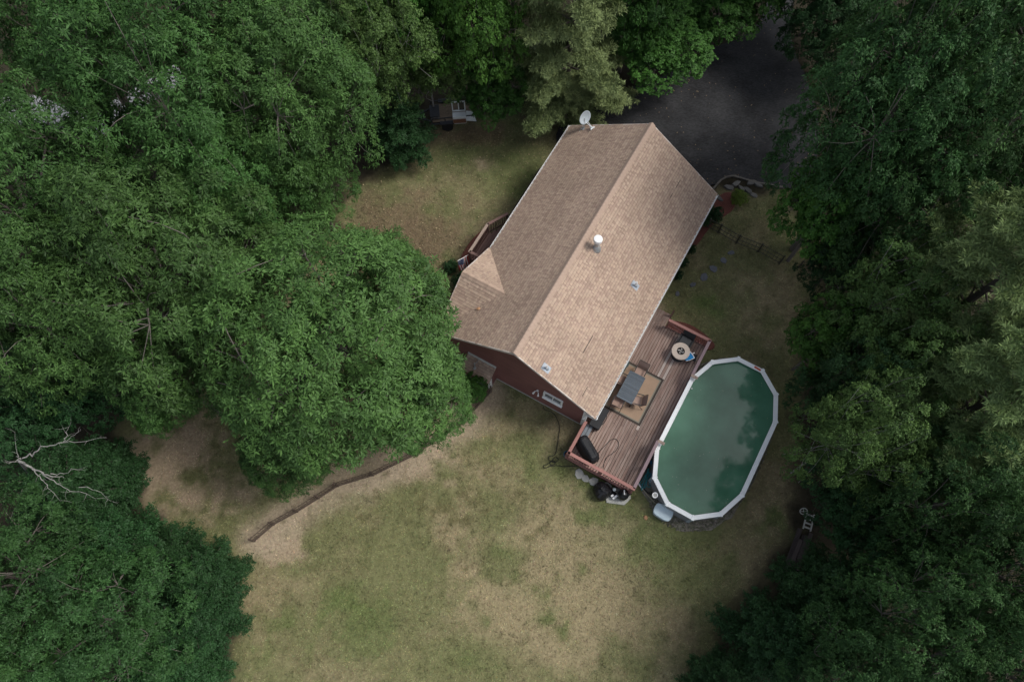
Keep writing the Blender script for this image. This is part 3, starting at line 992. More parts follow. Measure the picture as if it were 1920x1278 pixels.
def railing(p, q_, mat, topmat, root, zf, hgt=.92, post_ends=(True, True), conv=D, bal='rail_red'):
    """p, q in (a, b)"""
    m = MB()
    L_ = math.hypot(q_[0] - p[0], q_[1] - p[1])
    ux, uy = (q_[0] - p[0]) / L_, (q_[1] - p[1]) / L_
    ang = math.atan2(-uy, ux)
    mid = ((p[0] + q_[0]) / 2, (p[1] + q_[1]) / 2)
    top = MB().bbox(conv(*mid, zf + hgt), (L_ + .14, .15, .04), .008, ang).build('top_rail', topmat, root)
    MB().box(conv(*mid, zf + hgt - .09), (L_, .04, .09), ang).build('upper_stringer', mat, top)
    MB().box(conv(*mid, zf + .10), (L_, .04, .09), ang).build('lower_stringer', mat, top)
    npost = max(1, round(L_ / 1.6))
    for k in range(npost + 1):
        if (k == 0 and not post_ends[0]) or (k == npost and not post_ends[1]):
            continue
        t = L_ * k / npost
        MB().box(conv(p[0] + ux * t, p[1] + uy * t, zf + hgt / 2 - .1), (.09, .09, hgt + .16), ang).build('post', mat, top)
    n = int(L_ / .13)
    bm_ = MB().box((0, 0, 0), (.035, .035, hgt - .14), ang).mesh('baluster', mat)
    for k in range(1, n):
        t = L_ * k / n
        o = bpy.data.objects.new('baluster', bm_)
        col.objects.link(o)
        o.parent = top
        o.location = conv(p[0] + ux * t, p[1] + uy * t, zf + hgt / 2 + .01)
    return top
railing((-6.62, DB0 + .09), (DA0 + .02, DB0 + .09), 'rail_red', 'rail_red', deck, DZ)
railing((DA0 + .02, DB0 + .10), (DA0 + .02, DB1 - .02), 'rail_red', 'rail_red', deck, DZ)
railing((DA0 + .10, DB1 - .02), (-5.78, DB1 - .02), 'rail_red', 'rail_weathered', deck, DZ)
railing((-1.95, DB1 + .02), (DA1 - .06, DB1 + .02), 'rail_red', 'rail_weathered', deck, DZ)
railing((DA1 - .02, 5.08), (DA1 - .02, DB1), 'rail_red', 'rail_red', deck, DZ)
MB().bar(D(DA1 - .10, 5.1, DZ + .80), D(DA1 - .12, 6.05, DZ + .52), .06, .04).build('diagonal_brace', 'rail_red', deck)
for a, n_ in ((-5.78, 1), (-1.95, -1)):
    m = MB()
    m.box(D(a + n_ * .07, DB1 + .14, DZ + .93), (.14, .34, .035))
    m.box(D(a + n_ * .07, DB1 + .22, DZ + .965), (.05, .08, .035))
    m.build('rail_bracket', 'porch_rail_top', deck)
# skirt slats on the open sides
sm_ = MB().box((0, 0, 0), (.03, .085, .44)).mesh('skirt_slat', 'skirt_dark')
for k in range(27):
    o = bpy.data.objects.new('skirt_slat', sm_); col.objects.link(o); o.parent = deck
    o.location = D(DA0 + .01, DB0 + .06 + k * .13, .22)
# steps at the far end
for k in range(3):
    MB().bbox(D(DA1 + .19 + k * .29, 4.42, DZ - .14 - k * .15), (.30, 1.15, .045), .006).build('step_tread', 'deck_wood', deck)
    MB().box(D(DA1 + .05 + k * .29, 4.42, DZ - .24 - k * .15), (.03, 1.12, .14)).build('step_riser', 'skirt_dark', deck)
MB().bar(D(DA1 + .02, 5.02, DZ + .86), D(DA1 + .85, 5.02, DZ + .3), .05, .07).build('stair_rail', 'skirt_dark', deck)
MB().box(D(DA1 + .85, 5.02, .42), (.08, .08, .95)).build('stair_post', 'skirt_dark', deck)

# ------------------------------------------------------------------ porch on the front side
PZ = .55
porch = empty('porch', hw(.2, -4.7, 0), HTH)
tag(porch, 'small brown porch deck with slatted railing against the front wall', 'porch')
def P(a, b, z): return (a - .2, -(b + 4.7), z)
k = 0
bq = -5.52
while bq < -3.75:
    a_end = 1.35 if bq > -5.0 else .35 + (bq + 5.52) * 1.9
    MB().bbox(P((-1.5 + a_end) / 2, bq + .07, PZ - .018), (a_end + 1.5, .132, .036), .004).build('porch_board', 'porch_wood', porch)
    bq += .142
fr = MB()
fr.prism(ccw([P(*p, 0)[:2] for p in [(-1.5, -3.76), (-1.5, -5.5), (.3, -5.5), (1.3, -4.95), (1.3, -3.76)]]), .02, PZ - .045)
fr.build('frame', 'skirt_dark', porch)
railing((-1.52, -5.55), (.3, -5.55), 'porch_wood', 'porch_rail_top', porch, PZ, conv=P)
railing((.34, -5.52), (1.32, -4.98), 'porch_wood', 'porch_wood', porch, PZ, conv=P, post_ends=(False, True))
railing((-1.54, -4.0), (-1.54, -5.5), 'porch_wood', 'porch_wood', porch, PZ, conv=P, post_ends=(True, False))
for i in range(2):
    MB().bbox(P(1.46 + i * .28, -4.35, PZ - .18 - i * .17), (.3, 1.1, .045), .005).build('step_tread', 'porch_wood', porch)
walk = empty('boardwalk', hw(3.6, -4.6, 0), HTH)
tag(walk, 'dark plank walk along the front wall under the eave', 'walkway')
for i in range(26):
    MB().bbox((-1.75 + i * .142, 0, .08), (.132, 1.3, .04), .004).build('plank', 'timber_old', walk)

# ------------------------------------------------------------------ flag on the porch corner
p0 = np.array(hw(-1.58, -5.6, 1.15)); p1 = W(858, 489, 1.95)
flag = empty('flag', tuple(p0), 0)
tag(flag, 'striped red, white and blue flag hanging from the porch corner', 'flag')
dv = Vector(p1 - p0)
MB().tube([(0, 0, 0), dv], .014, 6).build('pole', 'pvc_white', flag)
fm_ = MB()
NXF, NYF = 26, 24
hoist = dv * .12, dv * .98
fl_len = 1.35
out = Vector((dv.y, -dv.x, 0)).normalized()
def fp(i, j):
    s_ = i / NXF        # along the pole
    t = j / NYF         # down
    p = hoist[1].lerp(hoist[0], s_)
    drop = Vector((0, 0, -1)) * t * fl_len
    wave = out * (.06 * math.sin(s_ * 9 + t * 3) * (.3 + t))
    return p + drop + wave + dv.normalized() * (-.12 * t * (1 - s_))
for i in range(NXF):
    for j in range(NYF):
        stripe = int((i + .5) / NXF * 13)
        c = (.42, .035, .05) if stripe % 2 == 0 else (.68, .68, .68)
        if i < NXF * 7 / 13 and j < NYF * .42:
            c = (.03, .05, .14)
        fm_.add([fp(i, j), fp(i + 1, j), fp(i + 1, j + 1), fp(i, j + 1)], [(0, 1, 2, 3)], c)
cloth = fm_.build('cloth', 'flag', flag)
for sgn in (-1, 1):
    st = MB()
    for i in range(9):
        for j in range(11):
            if (i + j) % 2: continue
            ii, jj = 1 + i * 1.36, .7 + j * .88
            s0 = fp(ii, jj) + out * .006 * sgn
            u_ = (fp(ii + 1, jj) - fp(ii, jj)).normalized(); v_ = Vector((0, 0, 1))
            vs = []
            for k in range(10):
                r_ = .020 if k % 2 == 0 else .008
                t = math.pi / 2 + k * math.pi / 5
                vs.append(s0 + u_ * r_ * math.cos(t) + v_ * r_ * math.sin(t))
            st.add(vs, [tuple(range(10))])
    st.build('stars', 'star_white', cloth)

# ------------------------------------------------------------------ pool
PCA, PCB, PH = -4.05, 9.50, 1.30
pool = empty('swimming_pool', hw(PCA, PCB, 0), HTH)
tag(pool, 'oval above-ground swimming pool with white rim and murky green water', 'pool')
half = [(1.98, 2.27), (3.30, 1.76), (4.13, .67), (4.13, -.67), (3.30, -1.76), (1.98, -2.27)]
outer = half + [(-a, b) for a, b in half[::-1]]
def inset(pts, d):
    n = len(pts)
    o = []
    for i in range(n):
        p0, p1, p2 = pts[i - 1], pts[i], pts[(i + 1) % n]
        def nrm(a, b):
            dx, dy = b[0] - a[0], b[1] - a[1]
            l = math.hypot(dx, dy)
            return (dy / l, -dx / l)
        n1, n2 = nrm(p0, p1), nrm(p1, p2)
        bx_, by_ = n1[0] + n2[0], n1[1] + n2[1]
        k = d / (1 + n1[0] * n2[0] + n1[1] * n2[1])
        o.append((p1[0] + bx_ * k, p1[1] + by_ * k))
    cx = abs(o[0][0])
    return o
t_ = inset(outer, .1)
sg = 1 if abs(t_[2][0]) < abs(outer[2][0]) else -1
inner = inset(outer, sg * .21)
walll = inset(outer, sg * .07)
wallin = inset(outer, sg * .11)
q3 = lambda p, z: (p[0], -p[1], z)
n = 12
for i in range(n):
    j = (i + 1) % n
    m = MB()
    o0, o1, i0, i1 = outer[i], outer[j], inner[i], inner[j]
    g = .004
    def lerp(p, q_, t): return (p[0] + (q_[0] - p[0]) * t, p[1] + (q_[1] - p[1]) * t)
    oo0, oo1, ii0, ii1 = lerp(o0, o1, g), lerp(o0, o1, 1 - g), lerp(i0, i1, g), lerp(i0, i1, 1 - g)
    vs = []
    for z_, k in ((PH - .05, 0.0), (PH - .012, 0.0), (PH, .06)):
        for p, r_ in ((oo0, ii0), (oo1, ii1), (ii1, oo1), (ii0, oo0)):
            c = lerp(p, r_, k)
            vs.append(q3(c, z_))
    fs = [(0, 1, 2, 3), (11, 10, 9, 8)]
    for b in (0, 4):
        for s_ in range(4):
            e = (s_ + 1) % 4
            fs.append((b + s_, b + 4 + s_, b + 4 + e, b + e))
    m.add(vs, fs).build('top_rail', 'pool_rim', pool)
    # wall panel with shallow ribs
    m = MB()
    w0, w1 = walll[i], walll[j]
    wi0, wi1 = wallin[i], wallin[j]
    m.add([q3(w0, 0), q3(w1, 0), q3(w1, PH - .04), q3(w0, PH - .04), q3(wi0, 0), q3(wi1, 0), q3(wi1, PH - .04), q3(wi0, PH - .04)], [(0, 1, 2, 3), (7, 6, 5, 4)])
    m.build('wall_panel', 'pool_wall', pool)
    # upright and cap at every corner
    cx, cy = outer[i]
    l = math.hypot(cx, cy)
    ang = math.atan2(-cy, cx)
    pp = lerp(outer[i], (0, 0), .09 / l)
    up = MB().box(q3(pp, PH / 2 - .03), (.07, .15, PH - .07), ang).build('upright', 'pool_post', pool)
    MB().bbox(q3(lerp(outer[i], inner[i], .5), PH + .012), (.26, .13, .03), .01, ang).build('rail_cap', 'pool_rim', up)
# water with fine ripples
m = bpy.data.materials.new('water')
m.use_nodes = True
nt = m.node_tree
p = nt.nodes['Principled BSDF']
p.inputs['Roughness'].default_value = .075
p.inputs['IOR'].default_value = 1.40
p.inputs['Specular IOR Level'].default_value = .5
tc = nd(nt, 'ShaderNodeTexCoord')
nz = nd(nt, 'ShaderNodeTexNoise'); nz.inputs['Scale'].default_value = .55; nz.inputs['Detail'].default_value = 4
nt.links.new(tc.outputs['Object'], nz.inputs['Vector'])
rp_ = nd(nt, 'ShaderNodeValToRGB')
rp_.color_ramp.elements[0].position = .32; rp_.color_ramp.elements[0].color = (.034, .110, .062, 1)
rp_.color_ramp.elements[1].position = .70; rp_.color_ramp.elements[1].color = (.082, .205, .128, 1)
nt.links.new(nz.outputs['Fac'], rp_.inputs[0])
nt.links.new(rp_.outputs[0], p.inputs['Base Color'])
n2 = nd(nt, 'ShaderNodeTexNoise'); n2.inputs['Scale'].default_value = 2.5; n2.inputs['Detail'].default_value = 3
nt.links.new(tc.outputs['Object'], n2.inputs['Vector'])
b = nd(nt, 'ShaderNodeBump'); b.inputs['Strength'].default_value = .10; b.inputs['Distance'].default_value = .02
nt.links.new(n2.outputs['Fac'], b.inputs['Height']); nt.links.new(b.outputs[0], p.inputs['Normal'])
MATS['water'] = m
wp = inset(outer, sg * .115)
wm = MB().add([q3(p, PH - .17) for p in wp], [tuple(range(11, -1, -1))])
wo_ = wm.build('water', 'water', pool)
if wo_.data.polygons[0].normal.z < 0:
    wo_.data.flip_normals()
MB().add([q3(p, .02) for p in wp] + [q3(p, PH - .06) for p in wp], [(i, (i + 1) % 12, (i + 1) % 12 + 12, i + 12) for i in range(12)]).build('liner', 'liner_blue', pool)
MB().box(q3(lerp(outer[2], outer[3], .22), PH + .004), (.1, .34, .006), -R(5)).build('warning_sticker', 'label_orange', pool).location = (-.105, 0, 0)
# skimmer basket collar on the near end
sk = lerp(outer[7], outer[8], .45)
# find the wall panel facing the pump: between the corners nearest to the deck's near end
ra, rb = (-8.15 - PCA, 8.74 - PCB), (-7.27 - PCA, 7.72 - PCB)
mid = ((ra[0] * .62 + rb[0] * .38) - .16, (ra[1] * .62 + rb[1] * .38) - .15)
m = MB().lathe([(.13, -.12), (.13, .03), (.09, .03), (.09, -.02)], q3(mid, PH - .14), 18)
m.build('skimmer', 'pvc_white', pool)
MB().lathe([(.088, -.01), (.085, 0)], q3(mid, PH - .14), 16).build('skimmer_lid', 'concrete', pool)
MB().lathe([(.03, 0), (.03, .03)], q3((1.55, -1.98), PH - .1), 10).build('return_fitting', 'pvc_white', pool)
# gravel bed round it
gp = ccw([(p[0] * 1.0, -p[1]) for p in smooth_poly([(lambda l, p: (p[0] * (1 + .45 / l), p[1] * (1 + .45 / l)))(math.hypot(*p), p) for p in outer], 2)])
gp = [(x * (1 + .02 * math.sin(k * 1.7)), y * (1 + .02 * math.cos(k * 2.3))) for k, (x, y) in enumerate(gp)]
tag(MB().prism(gp, -.05, .035, .02).build('gravel_bed', 'gravel', loc=hw(PCA, PCB, 0), rz=HTH), kind='structure')
# gravel stones as loose stuff
ns = 2600
th_ = rng.uniform(0, 2 * np.pi, ns)
kk = rng.uniform(1.0, 1.13, ns)
ex = np.sign(np.cos(th_)) * np.abs(np.cos(th_)) ** .8 * 4.13 * kk; ey = np.sin(th_) * 2.35 * kk
pos = np.stack([HC[0] + HU[0] * (PCA + ex) + HV[0] * (PCB + ey), HC[1] + HU[1] * (PCA + ex) + HV[1] * (PCB + ey), np.full(ns, .045)], 1)
tet = np.array([[-1, -1, -.5], [1, -.6, -.5], [0, 1, -.5], [0, 0, .8]]) * .035
vs, fs = [], []
tri = [(0, 1, 3), (1, 2, 3), (2, 0, 3)]
V = (tet[None] * rng.uniform(.5, 1.4, (ns, 1, 1)) + pos[:, None]).reshape(-1, 3)
F_ = [tuple(4 * i + k for k in t) for i in range(ns) for t in tri]
sm = MB().add(V, F_).build('loose_gravel', 'gravel')
tag(sm, 'loose dark gravel stones round the foot of the pool', 'gravel', kind='stuff')

# ------------------------------------------------------------------ things on the deck
rug = empty('outdoor_rug', hw(-3.88, 5.15, DZ + .003), HTH)
tag(rug, 'tan outdoor rug with dark border under the patio table', 'rug')
MB().box((0, 0, .004), (2.72, 2.06, .008)).build('border', 'rug_border', rug)
MB().box((0, 0, .008), (2.50, 1.84, .008)).build('inner_line', 'rug_line', rug)
MB().box((0, 0, .011), (2.38, 1.72, .008)).build('field', 'rug', rug)
TT = (-3.93, 4.93)
table = empty('patio_table', hw(*TT, DZ + .02), HTH)
tag(table, 'rectangular blue-grey slatted patio table on the rug', 'table')
ns_ = 15
for k in range(ns_):
    MB().bbox((-.74 + (k + .5) * 1.48 / ns_, 0, .70), (1.48 / ns_ - .008, .80, .022), .004).build('slat', 'table_slat', table)
fr = MB()
for s in (-1, 1):
    fr.box((0, s * .405, .695), (1.5, .02, .045)); fr.box((s * .745, 0, .695), (.02, .83, .045))
fr.build('apron', 'table_slat', table)
for sx in (-1, 1):
    for sy in (-1, 1):
        MB().tube([(sx * .66, sy * .34, .68), (sx * .70, sy * .37, 0)], .022, 7).build('leg', 'metal_dark', table)
def make_chair(a, b, face, label):
    """face: heading of the sitter in house frame"""
    t = empty('patio_chair', hw(a, b, DZ + .02), HTH + face)
    tag(t, label, 'chair', 'sling chairs round the patio table')
    s = MB()
    s.add([(.24, -.24, .43), (.24, .24, .43), (-.20, .24, .39), (-.20, -.24, .39), (.24, -.24, .41), (.24, .24, .41), (-.20, .24, .37), (-.20, -.24, .37)],
          [(0, 1, 2, 3), (7, 6, 5, 4), (0, 4, 5, 1), (2, 6, 7, 3), (1, 5, 6, 2), (3, 7, 4, 0)])
    s.build('seat', 'sling', t)
    s = MB()
    vs = []
    for z_, x_ in ((.42, -.21), (.65, -.27), (.88, -.38)):
        vs += [(x_, -.24, z_), (x_, .24, z_), (x_ - .02, .24, z_), (x_ - .02, -.24, z_)]
    fs = []
    for r_ in (0, 4):
        for i in range(4):
            j = (i + 1) % 4
            fs.append((r_ + i, r_ + j, r_ + 4 + j, r_ + 4 + i))
    s.add(vs, fs + [(8, 9, 10, 11)])
    s.build('backrest', 'sling', t)
    for sy in (-1, 1):
        y = sy * .265
        MB().tube([(.26, y, 0), (.22, y, .43), (.20, y, .62), (-.28, y, .64)], .014, 6).build('arm_frame', 'metal_dark', t)
        MB().tube([(-.36, y, 0), (-.16, y, .38), (-.27, y, .66), (-.40, y, .90)], .014, 6).build('back_frame', 'metal_dark', t)
        MB().box((-.03, y, .65), (.42, .045, .02)).build('armrest', 'metal_dark', t)
    MB().tube([(-.40, -.265, .90), (-.40, .265, .90)], .014, 6).build('top_bar', 'metal_dark', t)
    MB().tube([(.24, -.265, .40), (.24, .265, .40)], .014, 6).build('front_bar', 'metal_dark', t)
    return t
make_chair(-2.92, 4.98, math.pi, 'beige sling chair at the table end towards the fire pit')
make_chair(-4.80, 4.72, 0.05, 'beige sling chair at the table end towards the covered grill')
make_chair(-3.72, 4.42, -math.pi / 2, 'beige sling chair between table and house eave')
make_chair(-4.28, 5.50, math.pi / 2 + .25, 'dark framed sling chair on the pool side of the table')
FP = (-1.02, 6.24)
fire = empty('fire_pit_table', hw(*FP, DZ), 0)
tag(fire, 'round pale stone fire pit table with dark burner bowl', 'fire pit')
MB().lathe([(.36, 0), (.36, .05), (.31, .08), (.31, .52), (.35, .56)], (0, 0, 0), 28).build('base', 'wicker', fire)
MB().lathe([(.205, .60), (.20, .645), (.44, .645), (.455, .63), (.455, .585), (.44, .57), (.205, .57)], (0, 0, 0), 40).build('stone_ring', 'fire_stone', fire)
MB().lathe([(.20, .57), (.205, .615), (.0, .615)], (0, 0, 0), 28).build('bowl', 'fire_bowl', fire)
m = MB()
for k in range(4):
    t = k * math.pi / 2 + .5
    pts = [(.02 * math.cos(t), .02 * math.sin(t), .625), (.09 * math.cos(t + .25), .09 * math.sin(t + .25), .632), (.15 * math.cos(t + .75), .15 * math.sin(t + .75), .632)]
    m.tube(pts, [.012, .012, .02], 6)
m.build('burner', 'burner_steel', fire)
ch = empty('lounge_chair', hw(-.38, 6.22, DZ), HTH + math.pi - .06)
tag(ch, 'dark wicker lounge chair with grey seat cushion in the deck corner', 'chair')
MB().bbox((0, 0, .20), (.62, .64, .34), .02).build('base', 'wicker', ch)
MB().bbox((.05, 0, .43), (.56, .54, .12), .03).build('cushion', 'cushion_grey', ch)
bk = MB()
vs = []
for z_, x_, w_ in ((.3, -.26, .33), (.6, -.31, .33), (.82, -.37, .30), (.88, -.40, .24)):
    vs += [(x_, -w_, z_), (x_, w_, z_), (x_ - .09, w_, z_), (x_ - .09, -w_, z_)]
fs = [(12, 13, 14, 15)]
for r_ in (0, 4, 8):
    for i in range(4):
        j = (i + 1) % 4
        fs.append((r_ + i, r_ + j, r_ + 4 + j, r_ + 4 + i))
bk.add(vs, fs).build('backrest', 'wicker', ch)
for s in (-1, 1):
    MB().bbox((-.02, s * .33, .36), (.6, .08, .34), .02).build('armrest', 'wicker', ch)
# low stool with the pool net on it
st = empty('side_stool', hw(-.92, 6.92, DZ), HTH + .3)
tag(st, 'small dark stool beside the fire pit, under the blue net', 'stool')
MB().bbox((0, 0, .40), (.36, .32, .05), .01).build('seat', 'wicker', st)
for sx in (-1, 1):
    for sy in (-1, 1):
        MB().tube([(sx * .13, sy * .11, .38), (sx * .17, sy * .15, 0)], .016, 6).build('leg', 'metal_dark', st)
net = empty('pool_net', hw(-.88, 6.78, DZ + .47), HTH + 2.65)
tag(net, 'blue pool skimmer net with white frame beside the fire pit', 'pool net')
m = MB()
N_ = 10
vs = []
for i in range(N_ + 1):
    for j in range(N_ + 1):
        u_, v_ = i / N_, j / N_
        w_ = .22 - .05 * u_
        vs.append((u_ * .42, (v_ - .5) * 2 * w_ * (1 if u_ < .7 else 1 - (u_ - .7) * .9), .10 * (1 - u_ * .3) - .10 * math.sin(v_ * math.pi) * math.sin(u_ * 2.6)))
m.add(vs, [(i * (N_ + 1) + j, i * (N_ + 1) + j + 1, (i + 1) * (N_ + 1) + j + 1, (i + 1) * (N_ + 1) + j) for i in range(N_) for j in range(N_)])
m.build('mesh_bag', 'net_blue', net, smooth=True)
m = MB()
m.tube([(.42, -.12, .06), (.25, -.2, .08), (0, -.225, .11), (-.02, 0, .12), (0, .225, .11), (.25, .2, .08), (.42, .12, .06)], [.012, .012, .024, .026, .024, .012, .012], 8)
m.build('net_frame', 'pvc_white', net)
MB().tube([(-.02, 0, .12), (-.16, .02, .14)], .022, 8).build('handle_socket', 'pvc_white', net)
# covered grill
gr = empty('covered_grill', hw(-7.62, 4.52, DZ), HTH + R(-31))
tag(gr, 'barbecue grill under a black cover in the deck corner', 'grill')
m = MB()
prof = [(.0, .32, .66), (.35, .33, .68), (.72, .31, .67), (.90, .25, .63), (1.04, .17, .55), (1.07, .12, .46)]
vs, fs = [], []
NN = 28
for z_, hx, hy in prof:
    for k in range(NN):
        t = 2 * math.pi * k / NN
        c_, s_ = math.cos(t), math.sin(t)
        px_ = math.copysign(abs(c_) ** .45, c_) * hx
        py_ = math.copysign(abs(s_) ** .45, s_) * hy
        wob = 1 + .035 * math.sin(5 * t + z_ * 6) * (1 - z_ * .6) + .02 * math.sin(11 * t)
        vs.append((px_ * wob, py_ * wob, z_ + .015 * math.sin(3 * t + z_ * 9)))
for i in range(len(prof) - 1):
    for k in range(NN):
        fs.append((i * NN + k, i * NN + (k + 1) % NN, (i + 1) * NN + (k + 1) % NN, (i + 1) * NN + k))
fs.append(tuple((len(prof) - 1) * NN + k for k in range(NN)))
m.add(vs, fs).build('cover', 'grill_cover', gr)
for sx in (-1, 1):
    for sy in (-1, 1):
        MB().lathe([(.04, 0), (.04, .05)], (sx * .22, sy * .5, 0), 10).build('caster', 'tyre', gr)
bn = empty('narrow_bench', hw(-6.98, 4.08, DZ), HTH)
tag(bn, 'narrow grey bench between the grill and the house corner', 'bench')
for s in (-1, 1):
    MB().bbox((0, s * .085, .42), (.95, .15, .04), .006).build('seat_plank', 'bench_grey', bn)
for s in (-1, 1):
    MB().box((s * .36, 0, .2), (.05, .30, .4)).build('leg', 'bench_grey', bn)
MB().tube([(-.36, 0, .12), (.36, 0, .12)], .018, 6).build('stretcher', 'bench_grey', bn)
def bin_(name, a, b, label, mat, sx, sy, hz, lid=True):
    t = empty(name, hw(a, b, DZ), HTH)
    tag(t, label, 'bin')
    vs = []
    for z_, k in ((0, .86), (hz, 1.0)):
        vs += [(-sx * k, -sy * k, z_), (sx * k, -sy * k, z_), (sx * k, sy * k, z_), (-sx * k, sy * k, z_)]
    MB().add(vs, [(3, 2, 1, 0), (4, 5, 6, 7), (0, 1, 5, 4), (1, 2, 6, 5), (2, 3, 7, 6), (3, 0, 4, 7)]).build('body', mat, t)
    MB().bbox((0, 0, hz + .03), (sx * 2.12, sy * 2.12, .06), .02).build('lid', mat, t)
    MB().tube([(-sx * .5, -sy * 1.08, hz + .02), (-sx * .3, -sy * 1.2, hz + .03), (sx * .3, -sy * 1.2, hz + .03), (sx * .5, -sy * 1.08, hz + .02)], .018, 6).build('handle', mat, t)
    return t
bin_('storage_bin', -6.0, 4.28, 'dark storage bin on the deck under the near eave corner', 'grill_cover', .52, .26, .62)
bin_('trash_bin', -2.95, 4.08, 'dark teal bin by the wall at the far rug corner', 'teal_bin', .2, .2, .6)
def cord(name, pts, r, mat, label, cat='hose', n=6, sub=4):
    """smooth tube through points"""
    P_ = [Vector(p) for p in pts]
    out_ = []
    for i in range(len(P_) - 1):
        a_, b_, c_, d_ = P_[max(i - 1, 0)], P_[i], P_[i + 1], P_[min(i + 2, len(P_) - 1)]
        for k in range(sub):
            t = k / sub
            out_.append(.5 * ((2 * b_) + (c_ - a_) * t + (2 * a_ - 5 * b_ + 4 * c_ - d_) * t * t + (3 * b_ - a_ - 3 * c_ + d_) * t ** 3))
    out_.append(P_[-1])
    o = MB().tube(out_, r, n).build(name, mat, smooth=True)
    return tag(o, label, cat)
zf = DZ + .018
cord('hose', [W(x, y, zf) for x, y in [(1118, 852), (1128, 842), (1137, 832), (1146, 824), (1155, 823), (1160, 832), (1156, 843), (1146, 851), (1137, 858), (1133, 868), (1131, 877)]], .014, 'hose_black', 'thin black hose looped on the deck boards beside the grill')
# garden hose in the grass, one line ending in a tangle
hp_ = [(1019, 762), (1022, 768), (1034, 772), (1043, 782), (1049, 800), (1047, 822), (1043, 845), (1039, 853), (1030, 855), (1029, 862), (1040, 866), (1047, 861), (1041, 857), (1034, 864),
       (1026, 870), (1019, 873), (1022, 877), (1032, 873), (1041, 869), (1038, 863), (1031, 867), (1036, 874), (1044, 872), (1060, 874), (1085, 873)]
cord('hose', [W(x, y, .03 + .02 * (i % 3)) for i, (x, y) in enumerate(hp_)], .016, 'hose_black', 'black garden hose from the gable wall to a tangle in the grass')

# ------------------------------------------------------------------ pump, bags and hoses below the deck
pu = empty('pool_pump', tuple(W(1158, 930)), 0)
tag(pu, 'black pool filter and pump on a slab below the deck corner', 'pump')
MB().prism([(-.55, -.3), (.3, -.42), (.62, -.1), (.55, .3), (-.2, .42), (-.6, .2)], 0, .07, .015).build('slab', 'concrete', pu)
MB().lathe([(.20, .07), (.25, .14), (.26, .55), (.22, .68), (.12, .75), (.10, .78)], (.2, 0, 0), 24).build('filter_tank', 'pump_black', pu, smooth=True)
MB().lathe([(.12, .76), (.13, .82), (.10, .86), (.04, .87)], (.2, 0, 0), 16).build('valve', 'pump_black', pu)
MB().box((.2, .05, .88), (.04, .22, .03)).build('valve_handle', 'pvc_white', pu)
MB().tube([(-.42, .05, .22), (-.1, .02, .22)], [.11, .12], 14).build('motor', 'pump_black', pu, smooth=True)
MB().lathe([(.10, .22), (.11, .42), (.08, .46)], (-.2, .24, 0), 16).build('strainer', 'pump_black', pu)
MB().lathe([(.07, 0), (.08, .05), (.03, .06)], (-.2, .24, .46), 14).build('strainer_lid', 'pool_post', pu)
for p_ in [(-.30, -.02, .34), (-.12, -.05, .36), (-.22, -.12, .28)]:
    MB().box(p_, (.13, .09, .07), .5).build('fitting', 'pvc_white', pu)
MB().tube([(.44, -.05, .5), (.6, .05, .4), (.62, .2, .2), (.5, .35, .1)], .025, 7).build('pipe', 'pump_black', pu)
bg_ = empty('black_bag', tuple(W(1128, 922)), .3)
tag(bg_, 'bulging black plastic bag on the grass below the deck', 'bag')
m = MB()
vs, fs = [], []
NN = 22
for i, (z_, r_) in enumerate([(0, .30), (.12, .40), (.35, .43), (.6, .38), (.78, .24), (.86, .10), (.92, .06), (.98, .11)]):
    for k in range(NN):
        t = 2 * math.pi * k / NN
        w_ = 1 + .10 * math.sin(3 * t + i) + .06 * math.sin(7 * t + 2 * i) + rr.uniform(-.03, .03)
        vs.append((r_ * w_ * math.cos(t), r_ * w_ * math.sin(t), z_ * .9 + .02 * math.sin(5 * t)))
for i in range(7):
    for k in range(NN):
        fs.append((i * NN + k, i * NN + (k + 1) % NN, (i + 1) * NN + (k + 1) % NN, (i + 1) * NN + k))
fs.append(tuple(7 * NN + k for k in range(NN)))
m.add(vs, fs).build('bag_body', 'bag_black', bg_)
MB().tube([(.07, 0, .80), (0, .07, .81), (-.07, 0, .80), (0, -.07, .81), (.07, 0, .80)], .014, 6).build('tie', 'hose_black', bg_)
lid = empty('storage_box', tuple(W(1240, 962)), R(-31))
tag(lid, 'pale blue rounded lid of a box beside the near pool end', 'box')
lp = smooth_poly([(-.44, -.20), (-.30, -.30), (.32, -.32), (.46, -.18), (.46, .20), (.32, .32), (-.30, .32), (-.46, .20)], 2)
MB().prism(ccw([(x * .9, y * .9) for x, y in lp]), 0, .42).build('body', 'pool_post', lid)
MB().prism(ccw(lp), .42, .50, .03).build('lid', 'lid_blue', lid)
cord('hose', [W(1196, 906, .1), W(1203, 914, .12), W(1213, 926, .1), W(1225, 939, .08), W(1236, 949, .1), W(1247, 955, .25), W(1253, 952, .6), W(1258, 946, .95)], .02, 'hose_pale', 'pale hose curving from the deck corner to the near pool end')
MB_ = MB().tube([tuple(W(1196, 905, .14)), tuple(W(1205, 917, .16))], .032, 8).build('pipe_end', 'pvc_white')
tag(MB_, 'short white pipe end on the gravel by the deck corner', 'pipe')
cord('hose', [W(1197, 905, .06), W(1207, 915, .08), W(1216, 924, .1), (W(1228, 926, .3) + W(1216, 924, .1)) / 2, W(1222, 922, .4)], .03, 'hose_black', 'thick black hose lying between deck corner and skimmer')
pts = []
for k in range(46):
    t = k * .62
    x_ = 1211 + 9 * math.cos(t) * (.7 + .3 * math.sin(k)) + 4 * math.sin(k * .3)
    y_ = 898 + 15 * math.sin(t * .93) + 6 * math.cos(k * .7)
    pts.append(W(x_, y_, .08 + .004 * k))
cord('hose', pts, .017, 'hose_teal', 'tangled teal hose in the gap between deck and pool')
